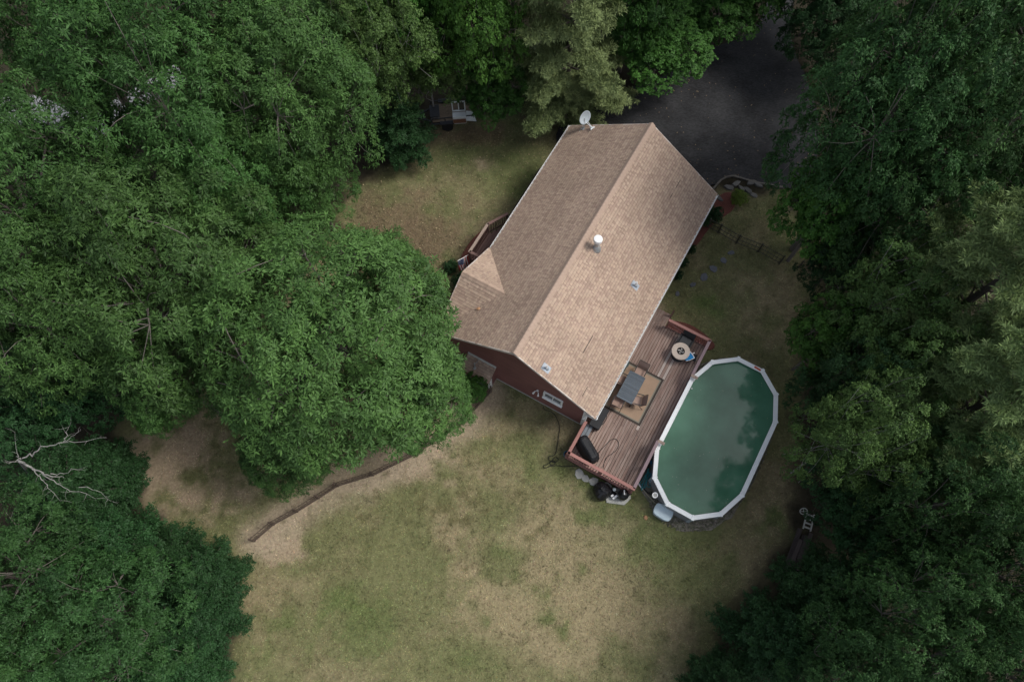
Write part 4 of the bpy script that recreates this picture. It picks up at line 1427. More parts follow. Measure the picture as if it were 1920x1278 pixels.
pts = [W(1222 + 3 * math.sin(k * 1.9), 905 - 42 * abs(math.sin(k * .5)) , .25 + .012 * k) for k in range(22)]
cord('hose', pts, .018, 'hose_blue', 'dark blue hose hanging in loops along the pool wall')
pk = empty('teal_pot', tuple(W(1062, 853)), 0)
tag(pk, 'small teal pot outside the near left deck corner', 'pot')
MB().lathe([(.10, 0), (.14, .22), (.155, .23), (.155, .27), (.13, .27), (.12, .2)], (0, 0, 0), 18).build('body', 'hose_blue', pk)
MB().lathe([(.125, .2), (.0, .215)], (0, 0, 0), 18).build('soil', 'skirt_dark', pk)

# ------------------------------------------------------------------ stones, beds, boulders
def stone(name, px, py, r, label, mat, group=None, h=.05, z=0, cat='stone', sq=1.0, rot=None):
    n_ = rr.choice([5, 6, 7])
    ro = rr.uniform(0, 3) if rot is None else rot
    pl = [(r * rr.uniform(.68, 1.22) * math.cos(2 * math.pi * k / n_), r * sq * rr.uniform(.8, 1.15) * math.sin(2 * math.pi * k / n_)) for k in range(n_)]
    o = MB().prism(pl, -.05, h, min(.03, h * .5)).build(name, mat, loc=tuple(W(px, py, z)), rz=ro)
    return tag(o, label, cat, group)
SS = [(1371, 474, 'blue-grey stepping stone closest to the wire fence'), (1356, 488, 'second blue-grey stepping stone from the wire fence'), (1338, 504, 'third blue-grey stepping stone from the wire fence'),
      (1320, 520, 'fourth blue-grey stepping stone from the wire fence'), (1299, 534, 'fifth blue-grey stepping stone from the wire fence'), (1270, 551, 'stepping stone closest to the deck steps, near the eave')]
for x, y, lb in SS:
    stone('stepping_stone', x, y, rr.uniform(.19, .27), lb, 'stone_blue', 'stepping stones towards the deck steps', sq=rr.uniform(.6, .85), h=.03)
for x, y, r_, lb in [(1086, 888, .24, 'grey flagstone closest to the near left deck corner'), (1098, 897, .22, 'grey flagstone second from the near left deck corner'), (1115, 903, .26, 'wide pale flagstone beside the black bag'),
                     (1140, 912, .22, 'pale flagstone between black bag and pump')]:
    stone('flagstone', x, y, r_, lb, 'concrete', 'flagstones along the near deck side')
for x, y, r_, lb in [(1367, 352, .34, 'flat grey stone in the bed nearest the house corner'), (1379, 346, .30, 'pale upright stone in the bed by the driveway'), (1390, 355, .24, 'small grey stone beside the lime shrub'),
                     (1402, 358, .30, 'grey stone right of the lime shrub'), (1413, 366, .32, 'low dark stone at the end of the bed'), (1347, 372, .28, 'grey stone right under the far eave corner'),
                     (1408, 343, .30, 'kerb stone at the bend of the driveway edge'), (1422, 348, .26, 'kerb stone right of the driveway bend')]:
    stone('rock', x, y, r_, lb, 'stone_grey', 'stones of the bed by the driveway', h=rr.uniform(.05, .16), sq=.5)
stone('rock', 1416, 690, .01, 'x', 'stone_grey') if False else None
stone('brick_piece', 1211, 970, .12, 'orange-brown stone on the grass near the pump', 'leaf_orange', cat='stone', h=.06)
for x, y, r_, lb in [(585, 905, .35, 'pale boulder behind the garden fence'), (602, 912, .25, 'small pale boulder against the garden fence'), (680, 898, .32, 'pale boulder under the crown edge by the fence')]:
    pass
def bed(name, pts, lb, mat='mulch'):
    pl = ccw(smooth_poly([W(*p)[:2] for p in pts], 2))
    tag(MB().prism(pl, -.05, .05, .03).build(name, mat), kind='structure')
bed('mulch_bed', [(1338, 375), (1362, 358), (1380, 366), (1378, 392), (1355, 408), (1335, 420), (1300, 470), (1290, 460), (1320, 400)], '')
bed('mulch_bed', [(1252, 600), (1290, 605), (1325, 628), (1345, 650), (1325, 660), (1250, 625)], '')
bed('mulch_bed', [(860, 480), (905, 425), (925, 440), (905, 500), (880, 520), (862, 530)], '')

# ------------------------------------------------------------------ garden fences
def wire_fence(name, pts, h, label, mat_post, mat_pick, step):
    t = empty(name, (pts[0][0], pts[0][1], 0))
    tag(t, label, 'fence')
    ox, oy = pts[0][0], pts[0][1]
    pk_ = MB().box((0, 0, h / 2), (.016, .016, h)).mesh('picket', mat_pick)
    for i in range(len(pts) - 1):
        p_, q_ = np.array(pts[i][:2]), np.array(pts[i + 1][:2])
        L_ = np.linalg.norm(q_ - p_)
        for zz in (.08, h * .5, h - .06):
            MB().bar((p_[0] - ox, p_[1] - oy, zz), (q_[0] - ox, q_[1] - oy, zz), .025, .03).build('rail', mat_pick, t)
        n_ = max(2, int(L_ / step))
        for k in range(n_):
            c_ = p_ + (q_ - p_) * (k + .5) / n_
            o = bpy.data.objects.new('picket', pk_)
            col.objects.link(o); o.parent = t
            o.location = (c_[0] - ox, c_[1] - oy, rr.uniform(-.03, .02))
            o.rotation_euler = (rr.uniform(-.03, .03), rr.uniform(-.03, .03), math.atan2(*(q_ - p_)[::-1]))
        MB().box((p_[0] - ox, p_[1] - oy, h / 2 + .02), (.07, .07, h + .08)).build('post', mat_post, t)
    e = pts[-1]
    MB().box((e[0] - ox, e[1] - oy, h / 2 + .02), (.07, .07, h + .08)).build('post', mat_post, t)
    if mat_post == 'fence_wire':
        return
    # a low board along the foot
    m = MB()
    for i in range(len(pts) - 1):
        m.bar((pts[i][0] - ox, pts[i][1] - oy, .1), (pts[i + 1][0] - ox, pts[i + 1][1] - oy, .1), .02, .2)
    m.build('kick_board', mat_post, t)
wire_fence('picket_fence', FENCE_L, .85, 'low weathered picket fence curving from the chase across the lawn', 'fence_wood', 'fence_wood', .17)
wire_fence('wire_fence', [W(*p) for p in [(1326, 426), (1346, 436), (1380, 456), (1421, 472), (1461, 494)]], .85, 'dark wire garden fence from the house wall towards the wood', 'fence_wire', 'fence_wire', .17)
wire_fence('wire_fence', [W(*p) for p in [(1497, 502), (1540, 522)]], .75, 'short dark fence panel at the wood edge past the gap', 'fence_wire', 'fence_wire', .17)

# ------------------------------------------------------------------ trailer at the front wood edge
tr = empty('utility_trailer', tuple(W(848, 222)), R(6))
tag(tr, 'loaded dark utility trailer half hidden under trees at the yard edge', 'trailer')
MB().box((0, 0, .52), (2.3, 1.25, .10)).build('bed_frame', 'trailer_steel', tr)
for k in range(8):
    MB().bbox((0, -.54 + k * .155, .59), (2.26, .145, .035), .004).build('bed_plank', 'trailer_plank', tr)
for s in (-1, 1):
    m = MB()
    m.bar((-1.15, s * .62, .9), (1.15, s * .62, .9), .04, .05)
    for x_ in (-1.13, -.4, .4, 1.13):
        m.bar((x_, s * .62, .5), (x_, s * .62, .92), .04, .04)
    m.build('side_rail', 'trailer_steel', tr)
    for x_ in (-.35, .35) if False else (-.3,):
        MB().tube([(x_, s * .70, .32), (x_, s * .86, .32)], [.32, .32], 20).build('wheel', 'tyre', tr)
        MB().bbox((x_, s * .78, .68), (.8, .24, .05), .02).build('fender', 'trailer_steel', tr)
m = MB()
m.bar((-1.1, -.5, .5), (-2.1, 0, .45), .08, .08); m.bar((-1.1, .5, .5), (-2.1, 0, .45), .08, .08)
m.build('tongue', 'trailer_steel', tr)
bxp = W(820, 222, .6)
o = empty('grey_crate', tuple(W(817, 223)), R(6))
tag(o, 'dark slate crate standing left of the trailer', 'crate')
MB().bbox((0, 0, .35), (.5, .8, .7), .02).build('body', 'bench_grey', o)
MB().bbox((0, 0, .72), (.55, .85, .05), .015).build('lid', 'trailer_steel', o)
wf = empty('white_cabinet', tuple(W(862, 224, .61)), R(4))
tag(wf, 'white cabinet with open window frame and brown drawer on the trailer', 'cabinet')
MB().bbox((0, -.12, .30), (.74, .34, .6), .01).build('body', 'appliance_white', wf)
m = MB()
for (cx, cz, sx, sz) in [(0, .62, .74, .06), (0, 1.14, .74, .06), (-.345, .88, .06, .55), (.345, .88, .06, .55), (0, .88, .06, .5)]:
    m.box((cx, .12 + (cz - .6) * .35, cz), (sx, .06, sz))
m.build('window_frame', 'appliance_white', wf)
m = MB()
m.add([(.03, .14, .65), (.32, .14, .65), (.32, .30, 1.11), (.03, .30, 1.11)], [(0, 1, 2, 3)])
m.build('pane', 'glass', wf)
MB().bbox((0, -.33, .28), (.72, .06, .30), .01).build('drawer_front', 'brown_panel', wf)
o = MB().add([(0, 0, 0), (.62, -.05, 0), (.42, .3, .42), (.05, .34, .42), (0, 0, -.03), (.62, -.05, -.03)], [(0, 1, 2, 3), (4, 5, 1, 0)]).build('metal_sheet', 'appliance_white', loc=tuple(W(873, 226, .62)))
tag(o, 'slanted white metal sheet at the right end of the trailer load', 'sheet')

# ------------------------------------------------------------------ timber, ladder and wheel at the wood edge by the lawn
ta, tb = W(1508, 995), W(1478, 1078)
dvx = tb - ta
an = math.atan2(dvx[1], dvx[0])
tp = empty('timber_stack', tuple((ta + tb) / 2), an)
tag(tp, 'low stack of dark weathered planks at the lawn edge', 'timber')
LT = float(np.linalg.norm(dvx))
for k, (x_, y_, z_, l_) in enumerate([(0, -.22, .05, LT), (.1, .05, .06, LT * .9), (-.1, .28, .05, LT * .95), (.15, -.08, .16, LT * .7), (-.3, .14, .17, LT * .55)]):
    MB().bbox((x_, y_, z_), (l_, .2, .09), .01, rr.uniform(-.03, .03)).build('plank', 'timber_old', tp)
la, lb_ = W(1520, 962, .25), W(1512, 993, .2)
ld = lb_ - la
lad = empty('ladder', tuple(la), math.atan2(ld[1], ld[0]))
tag(lad, 'white ladder section lying at the end of the plank stack', 'ladder')
LL = float(np.linalg.norm(ld))
for s in (-1, 1):
    MB().box((LL / 2, s * .17, 0), (LL, .05, .09)).build('side_rail', 'concrete', lad)
for k in range(4):
    MB().box((LL * (.12 + .25 * k), 0, 0), (.07, .30, .03)).build('rung', 'concrete', lad)
wh = empty('old_wheel', tuple(W(1507, 958, .25)), 0)
tag(wh, 'small pale spoked wheel leaning beside the white ladder', 'wheel')
m = MB()
m.tube([(.14 * math.cos(t), .14 * math.sin(t), .1 * math.cos(t)) for t in np.linspace(0, 2 * math.pi, 17)], .025, 6, cap=False)
m.build('rim', 'concrete', wh)
for k in range(4):
    t = k * math.pi / 2
    MB().bar((0, 0, 0), (.13 * math.cos(t), .13 * math.sin(t), .09 * math.cos(t)), .02).build('spoke', 'concrete', wh)

# pale fallen leaves strewn over the front yard
NL = 900
fx = rng.uniform(-9, 2, NL); fy = rng.uniform(16, 27, NL)
_, fsd = lawn_color(fx, fy)
rel = np.stack([fx - HC[0], fy - HC[1]], 1)
ok = (fsd > .3) & ((rel @ HV) < -5.7)
fx, fy = fx[ok], fy[ok]
NL = len(fx)
an_ = rng.uniform(0, 6.28, NL); r_ = rng.uniform(.02, .06, NL)
cx = np.stack([np.cos(an_), np.sin(an_), np.zeros(NL)], 1) * r_[:, None]
cy = np.stack([-np.sin(an_), np.cos(an_), rng.uniform(-.3, .3, NL)], 1) * (r_ * .6)[:, None]
c0 = np.stack([fx, fy, np.full(NL, .05)], 1)
fc = np.array([.33, .27, .16])[None] * rng.uniform(.5, 1.2, (NL, 1))
lm = quad_mesh('fallen_leaves', np.stack([c0 - cx, c0 - cy, c0 + cx, c0 + cy], 1).reshape(-1, 3), NL, 'grass', cols=fc)
lo = bpy.data.objects.new('fallen_leaves', lm)
col.objects.link(lo)
tag(lo, 'pale dry leaves strewn over the front yard', 'leaves', kind='stuff')

# edging stones along the driveway bend
ed = [(1336, 356), (1344, 346), (1352, 338), (1362, 333), (1374, 331), (1386, 334), (1398, 338), (1410, 341), (1422, 344), (1434, 346), (1446, 348), (1458, 351), (1470, 353)]
edge = empty('stone_edging', tuple(W(1400, 340)), 0)
tag(edge, 'pale stone edging along the bend of the driveway', 'edging')
e0_ = W(1400, 340)
for (x0, y0), (x1, y1) in zip(ed[:-1], ed[1:]):
    a_, b_ = W(x0, y0) - e0_, W(x1, y1) - e0_
    MB().bar((a_[0], a_[1], .05), (b_[0] * .94 + a_[0] * .06, b_[1] * .94 + a_[1] * .06, .05 + rr.uniform(-.01, .02)), rr.uniform(.07, .11), .12).build('edging_stone', 'rock_pale', edge)
# floating specks on the water and leaves blown over the driveway
def specks(name, lab, cat, cx_, cy_, nn, r0, r1, z_, tone, cond):
    ok_ = cond(cx_, cy_)
    x_, y_ = cx_[ok_][:nn], cy_[ok_][:nn]
    k_ = len(x_)
    a_ = rng.uniform(0, 6.28, k_); q_ = rng.uniform(r0, r1, k_)
    ux_ = np.stack([np.cos(a_), np.sin(a_), np.zeros(k_)], 1) * q_[:, None]
    uy_ = np.stack([-np.sin(a_), np.cos(a_), rng.uniform(-.2, .2, k_)], 1) * (q_ * .55)[:, None]
    c_ = np.stack([x_, y_, np.full(k_, z_)], 1)
    cc_ = np.array(tone)[None] * rng.uniform(.5, 1.2, (k_, 1))
    me_ = quad_mesh(name, np.stack([c_ - ux_, c_ - uy_, c_ + ux_, c_ + uy_], 1).reshape(-1, 3), k_, 'grass', cols=cc_)
    o_ = bpy.data.objects.new(name, me_)
    col.objects.link(o_)
    tag(o_, lab, cat, kind='stuff')
wpoly = [hw(PCA + p[0], PCB + p[1])[:2] for p in inset(outer, sg * .3)]
specks('floating_specks', 'tiny pale specks floating on the pool water', 'debris', rng.uniform(6, 13, 600), rng.uniform(3.5, 12.5, 600), 90, .012, .035, PH - .166, (.30, .32, .24), lambda a_, b_: inside(a_, b_, wpoly) & (rng.random(len(a_)) < .6))
specks('fallen_leaves', 'dry leaves blown over the driveway', 'leaves', rng.uniform(0, 20, 3000), rng.uniform(18, 36, 3000), 330, .02, .06, .06, (.20, .15, .09), lambda a_, b_: inside(a_, b_, dp) & (rng.random(len(a_)) < np.exp(-seg_dist(a_, b_, dp, True) * .55)))

# ------------------------------------------------------------------ trees
def leaf_quads(c, d, up, L_, Wd, droop, fold):
    side = unit(np.cross(d, up))
    nn = np.cross(side, d)
    tip = c + d * L_[:, None] - np.array([0, 0, 1.])[None] * (droop * L_)[:, None]
    mid = c + d * (L_ * .48)[:, None] - np.array([0, 0, 1.])[None] * (droop * L_ * .2)[:, None]
    l = mid + side * (Wd / 2)[:, None] + nn * (fold * Wd)[:, None]
    r = mid - side * (Wd / 2)[:, None] + nn * (fold * Wd)[:, None]
    return np.stack([c, l, tip, r], 1)
def fib_dirs(n, zmin, g):
    i = np.arange(n) + .5
    z = 1 - i / n * (1 - zmin)
    ph = i * 2.399963 + g.uniform(0, 6)
    r = np.sqrt(np.maximum(0, 1 - z * z))
    d = np.stack([r * np.cos(ph), r * np.sin(ph), z], 1)
    return unit(d + g.normal(0, .10, d.shape))
def rosettes(cent, axis, nl, L0, W0, g, droop=.25, spread=.35, jl=.25):
    n = len(cent)
    ax = unit(axis)
    tmp = np.where(np.abs(ax[:, 2:3]) < .9, np.array([[0, 0, 1.]]), np.array([[1., 0, 0]]))
    t1 = unit(np.cross(ax, tmp)); t2 = np.cross(ax, t1)
    ph = (np.arange(nl)[None] * 2 * np.pi / nl + g.uniform(0, 6, (n, 1)) + g.normal(0, .35, (n, nl)))
    el = g.normal(spread, .30, (n, nl))
    d = (np.cos(ph)[..., None] * t1[:, None] + np.sin(ph)[..., None] * t2[:, None]) * np.cos(el)[..., None] + ax[:, None] * np.sin(el)[..., None]
    d = unit(d.reshape(-1, 3))
    c = np.repeat(cent, nl, 0) + d * .02 + g.normal(0, .015, (n * nl, 3))
    up = unit(np.repeat(ax, nl, 0) + g.normal(0, .35, (n * nl, 3)))
    L_ = L0 * np.clip(g.normal(1, jl, n * nl), .45, 1.6)
    return leaf_quads(c, d, up, L_, W0 * L_ / L0, np.clip(g.normal(droop, .12, n * nl), 0, .7), .15)
def limb(m, p, q, r0, r1, g, n=6, bend=.15, seg=5):
    p, q = np.array(p, float), np.array(q, float)
    L_ = np.linalg.norm(q - p)
    off = g.normal(0, bend * L_ * .25, 3)
    pts = []
    for k in range(seg + 1):
        t = k / seg
        pts.append(p + (q - p) * t + off * math.sin(t * math.pi) + np.array([0, 0, 1.]) * L_ * .06 * math.sin(t * math.pi))
    m.tube(pts, [r0 + (r1 - r0) * k / seg for k in range(seg + 1)], n, cap=False)
    return pts
def broadleaf(seed, Rc, Ht, zb, npuff, puff, nros, nl, L0, W0, mat, bark, trunk_r, zmin=-.25, loose=1.0, lump=.16, droop=.25, spread=.35, inner=.55, bare=0.0, ltop=.45):
    """returns (trunk mesh, crown mesh, Rc, Ht, zc). zb = height of crown base"""
    g = np.random.default_rng(seed)
    zc = zb + (Ht - zb) * .42
    Hu, Hd = Ht - zc, zc - zb
    d = fib_dirs(npuff, zmin, g)
    ph1, ph2, ph3 = g.uniform(0, 6, 3)
    az = np.arctan2(d[:, 1], d[:, 0])
    f = 1 + lump * (np.sin(3 * az + ph1) * np.cos(2 * d[:, 2] + ph2) + .6 * np.sin(5 * az + ph3) + g.normal(0, .55, npuff))
    f = np.clip(f, .62, 1.28)
    sc = np.stack([f * Rc * .86, f * Rc * .86, f * np.where(d[:, 2] > 0, Hu, Hd) * .93], 1)
    cs = d * sc
    nin = int(npuff * inner)
    di = fib_dirs(nin, -.5, g)
    ci = di * np.array([Rc, Rc, Hu])[None] * g.uniform(.35, .72, (nin, 1)) * np.where(di[:, 2:3] > 0, 1, .7)
    cs = np.concatenate([cs, ci])
    outw = np.concatenate([d, di])
    rp_ = puff * g.uniform(.65, 1.3, len(cs))
    n = len(cs)
    # rosettes on the outer, upper skin of each puff
    k = nros
    dd = unit(g.normal(0, 1, (n, k, 3)) + outw[:, None] * .75 + np.array([0, 0, .65])[None, None])
    pos = cs[:, None] + dd * (rp_[:, None] * g.uniform(.68, 1.06, (n, k)) ** loose)[..., None] * np.array([1, 1, .72])
    ax = unit(dd + np.array([0, 0, .55])[None, None])
    pos, ax = pos.reshape(-1, 3), ax.reshape(-1, 3)
    q_ = rosettes(pos, ax, nl, L0, W0, g, droop, spread)
    q_ += np.array([0, 0, zc])
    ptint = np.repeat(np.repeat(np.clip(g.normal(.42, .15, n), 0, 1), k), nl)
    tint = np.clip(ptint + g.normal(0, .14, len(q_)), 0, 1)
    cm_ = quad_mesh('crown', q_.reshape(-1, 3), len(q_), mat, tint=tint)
    # trunk, limbs, branches
    m = MB()
    top = np.array([g.normal(0, .3), g.normal(0, .3), zc + Hu * ltop])
    tp_ = limb(m, (0, 0, -.3), top, trunk_r, trunk_r * .3, g, 9, .06, 8)
    nlimb = 9
    ls = []
    for i in range(nlimb):
        t = .35 + .6 * i / nlimb
        st = tp_[min(7, int(t * 8))]
        a_ = i * 2.4 + g.uniform(-.4, .4)
        e = np.array([math.cos(a_) * Rc * .62, math.sin(a_) * Rc * .62, zc + Hu * g.uniform(-.1, ltop + .1) - .2])
        pts = limb(m, st, e, trunk_r * .42, trunk_r * .10, g, 6, .2, 6)
        ls += pts[2:]
    ls = np.array(ls)
    sel = g.choice(npuff, min(npuff, 70), replace=False)
    for i in sel:
        c_ = cs[i] + np.array([0, 0, zc])
        j = np.argmin(((ls - c_) ** 2).sum(1))
        limb(m, ls[j], c_ + outw[i] * rp_[i] * (.4 + bare), trunk_r * .10, .012, g, 4, .25, 4)
    return m.mesh('trunk', bark), cm_, Rc, Ht, zc
def pine(seed, Rc, Ht, zb, mat, bark, trunk_r, lev=10, nbr=5, wid=.34, nl=12, L0=.185, W0=.034, dens=1.0, rise0=.12):
    g = np.random.default_rng(seed)
    m = MB()
    limb(m, (0, 0, -.3), (0, 0, Ht - .3), trunk_r, .03, g, 8, .02, 8)
    cc, aa = [], []
    for i in range(lev):
        t = i / (lev - 1)
        z = zb + (Ht - zb - .4) * t ** .9
        nb_ = nbr if t < .8 else 4
        Lb = Rc * (1 - t) ** .62 * g.uniform(.92, 1.05) + .35
        for b in range(nb_):
            a_ = i * 1.1 + b * 2 * math.pi / nb_ + g.uniform(-.3, .3)
            Lq = Lb * g.uniform(.72, 1.12)
            rise = rise0 + .35 * t
            e = np.array([math.cos(a_) * Lq, math.sin(a_) * Lq, z + Lq * rise])
            pts = np.array(limb(m, (0, 0, z), e, trunk_r * .28 * (1 - t * .6), .012, g, 5, .12, 5))
            nbl = int((13 + Lq * 10) * dens)
            for s_ in range(nbl):
                u_ = .22 + .78 * (s_ + g.random()) / nbl
                f_ = u_ * 5; k0 = min(4, int(f_)); p = pts[k0] + (pts[k0 + 1] - pts[k0]) * (f_ - k0)
                sid = (1 if s_ % 2 else -1) * g.uniform(.5, 1.15)
                bl = Lq * wid * (1.15 - u_ * .75) * g.uniform(.7, 1.2) + .12
                dv_ = np.array([math.cos(a_ + sid), math.sin(a_ + sid), g.uniform(.0, .28)])
                nt_ = max(2, int(bl / .12))
                for w_ in range(nt_):
                    v_ = (w_ + .6) / nt_
                    cc.append(p + dv_ * bl * v_ + g.normal(0, .05, 3))
                    aa.append(dv_ * .7 + np.array([0, 0, .75]))
    # leader tufts
    for k in range(30):
        cc.append(np.array([g.normal(0, .12), g.normal(0, .12), Ht - g.uniform(0, .8)])); aa.append(np.array([0, 0, 1.]))
    cc, aa = np.array(cc), np.array(aa)
    q_ = rosettes(cc, aa, nl, L0, W0, g, .08, .45, .25)
    tint = np.clip(np.repeat(np.clip(g.normal(.45, .14, len(cc)), 0, 1), nl) + g.normal(0, .12, len(q_)), 0, 1)
    return m.mesh('trunk', bark), quad_mesh('crown', q_.reshape(-1, 3), len(q_), mat, tint=tint), Rc, Ht, zb + (Ht - zb) * .4

ARC = {
    'ash0': broadleaf(101, 5.0, 15, 4.5, 112, 1.05, 50, 8, .21, .060, 'leaf_ash', 'bark_grey', .26, inner=.4, lump=.2),
    'ash1': broadleaf(102, 5.0, 15, 4.0, 104, 1.10, 53, 8, .22, .062, 'leaf_ash', 'bark_grey', .28, lump=.23, inner=.4),
    'ash2': broadleaf(112, 5.0, 15, 4.2, 165, .88, 40, 8, .19, .056, 'leaf_ash', 'bark_grey', .28, lump=.09, inner=.5),
    'oak0': broadleaf(103, 5.0, 15, 4.0, 105, 1.0, 44, 8, .20, .075, 'leaf_oak', 'bark_grey', .30, lump=.25, inner=.4),
    'maple0': broadleaf(104, 4.0, 11, 3.0, 140, .72, 30, 6, .15, .125, 'leaf_maple', 'bark_grey', .2, droop=.3, spread=.2),
    'birch0': broadleaf(105, 3.6, 12, 3.5, 150, .62, 46, 6, .10, .072, 'leaf_birch', 'bark_birch', .085, lump=.26, loose=1.6, inner=.6, bare=.45, ltop=.15),
    'dark0': broadleaf(106, 3.6, 9, 1.2, 150, .62, 30, 7, .14, .075, 'leaf_dark', 'bark_dark', .16, lump=.24, spread=.25, zmin=-.45),
    'shrub0': broadleaf(107, 1.0, 1.5, .1, 46, .26, 24, 6, .085, .048, 'leaf_dark', 'bark_dark', .03, lump=.2, zmin=-.3),
    'limeshrub0': broadleaf(108, 1.0, 1.3, .1, 46, .24, 26, 6, .07, .045, 'leaf_lime', 'bark_dark', .03, lump=.15, zmin=-.3),
    'pine0': pine(109, 3.4, 15, 3.0, 'leaf_pine', 'bark_dark', .22),
    'pine1': pine(110, 3.2, 13, 2.2, 'leaf_pine_yellow', 'bark_dark', .2, lev=9),
    'spray0': pine(111, 2.6, 7.5, .6, 'leaf_dark', 'bark_dark', .12, lev=11, nbr=6, wid=.36, nl=7, L0=.125, W0=.058, dens=.9, rise0=.3),
}
NAMES = {'ash': 'ash_tree', 'oak': 'oak_tree', 'maple': 'maple_tree', 'birch': 'birch_tree', 'dark': 'leafy_tree', 'shrub': 'shrub', 'limeshrub': 'shrub', 'pine': 'pine_tree', 'spray': 'leafy_tree'}
def place(kind, px, py, rpx, top, label, group=None, rz=None):
    tm, cm_, Rc, Ht, zc = ARC[kind]
    sz = top / Ht
    p = W(px, py, zc * sz)
    depth = (p - np.array([0, 0, CAMH])) @ _F
    s = rpx / FPX * depth / Rc * (1.12 if 'pine' in kind else .87)
    base = kind.rstrip('0123456789')
    t = empty(NAMES[base], (p[0], p[1], 0), rr.uniform(0, 6.28) if rz is None else rz)
    t.scale = (s, s, sz)
    if CHECK:
        r2 = np.array([p[0] - HC[0], p[1] - HC[1]]); a_, b_ = r2 @ HU, r2 @ HV
        one = np.array([p[0]]); two = np.array([p[1]])
        bad = []
        if inside(one, two, dp)[0]: bad.append('DRIVE')
        if abs(a_) < 7 and abs(b_) < 4.6: bad.append('HOUSE')
        if -8.6 < a_ < 1 and 3 < b_ < 12: bad.append('DECK/POOL')
        if inside(one, two, LAWN)[0] and seg_dist(one, two, LAWN, True)[0] > 1: bad.append('LAWN')
        d0 = p - np.array([0, 0, CAMH]); d0[2] = -CAMH
        bp = (960 + FPX * (d0 @ _R2) / (d0 @ _F), 639 - FPX * (d0 @ _U2) / (d0 @ _F))
        if bad: print('TREE', kind, px, py, 'base px', [round(v) for v in bp], bad)
    tag(t, label, 'shrub' if 'shrub' in base else 'tree', group)
    for nm, me_ in (('trunk', tm), ('crown', cm_)):
        o = bpy.data.objects.new(nm, me_)
        col.objects.link(o)
        o.parent = t
    return t
rr = random.Random(21)
CHECK = False
LEFT = 'tall trees left of the house'
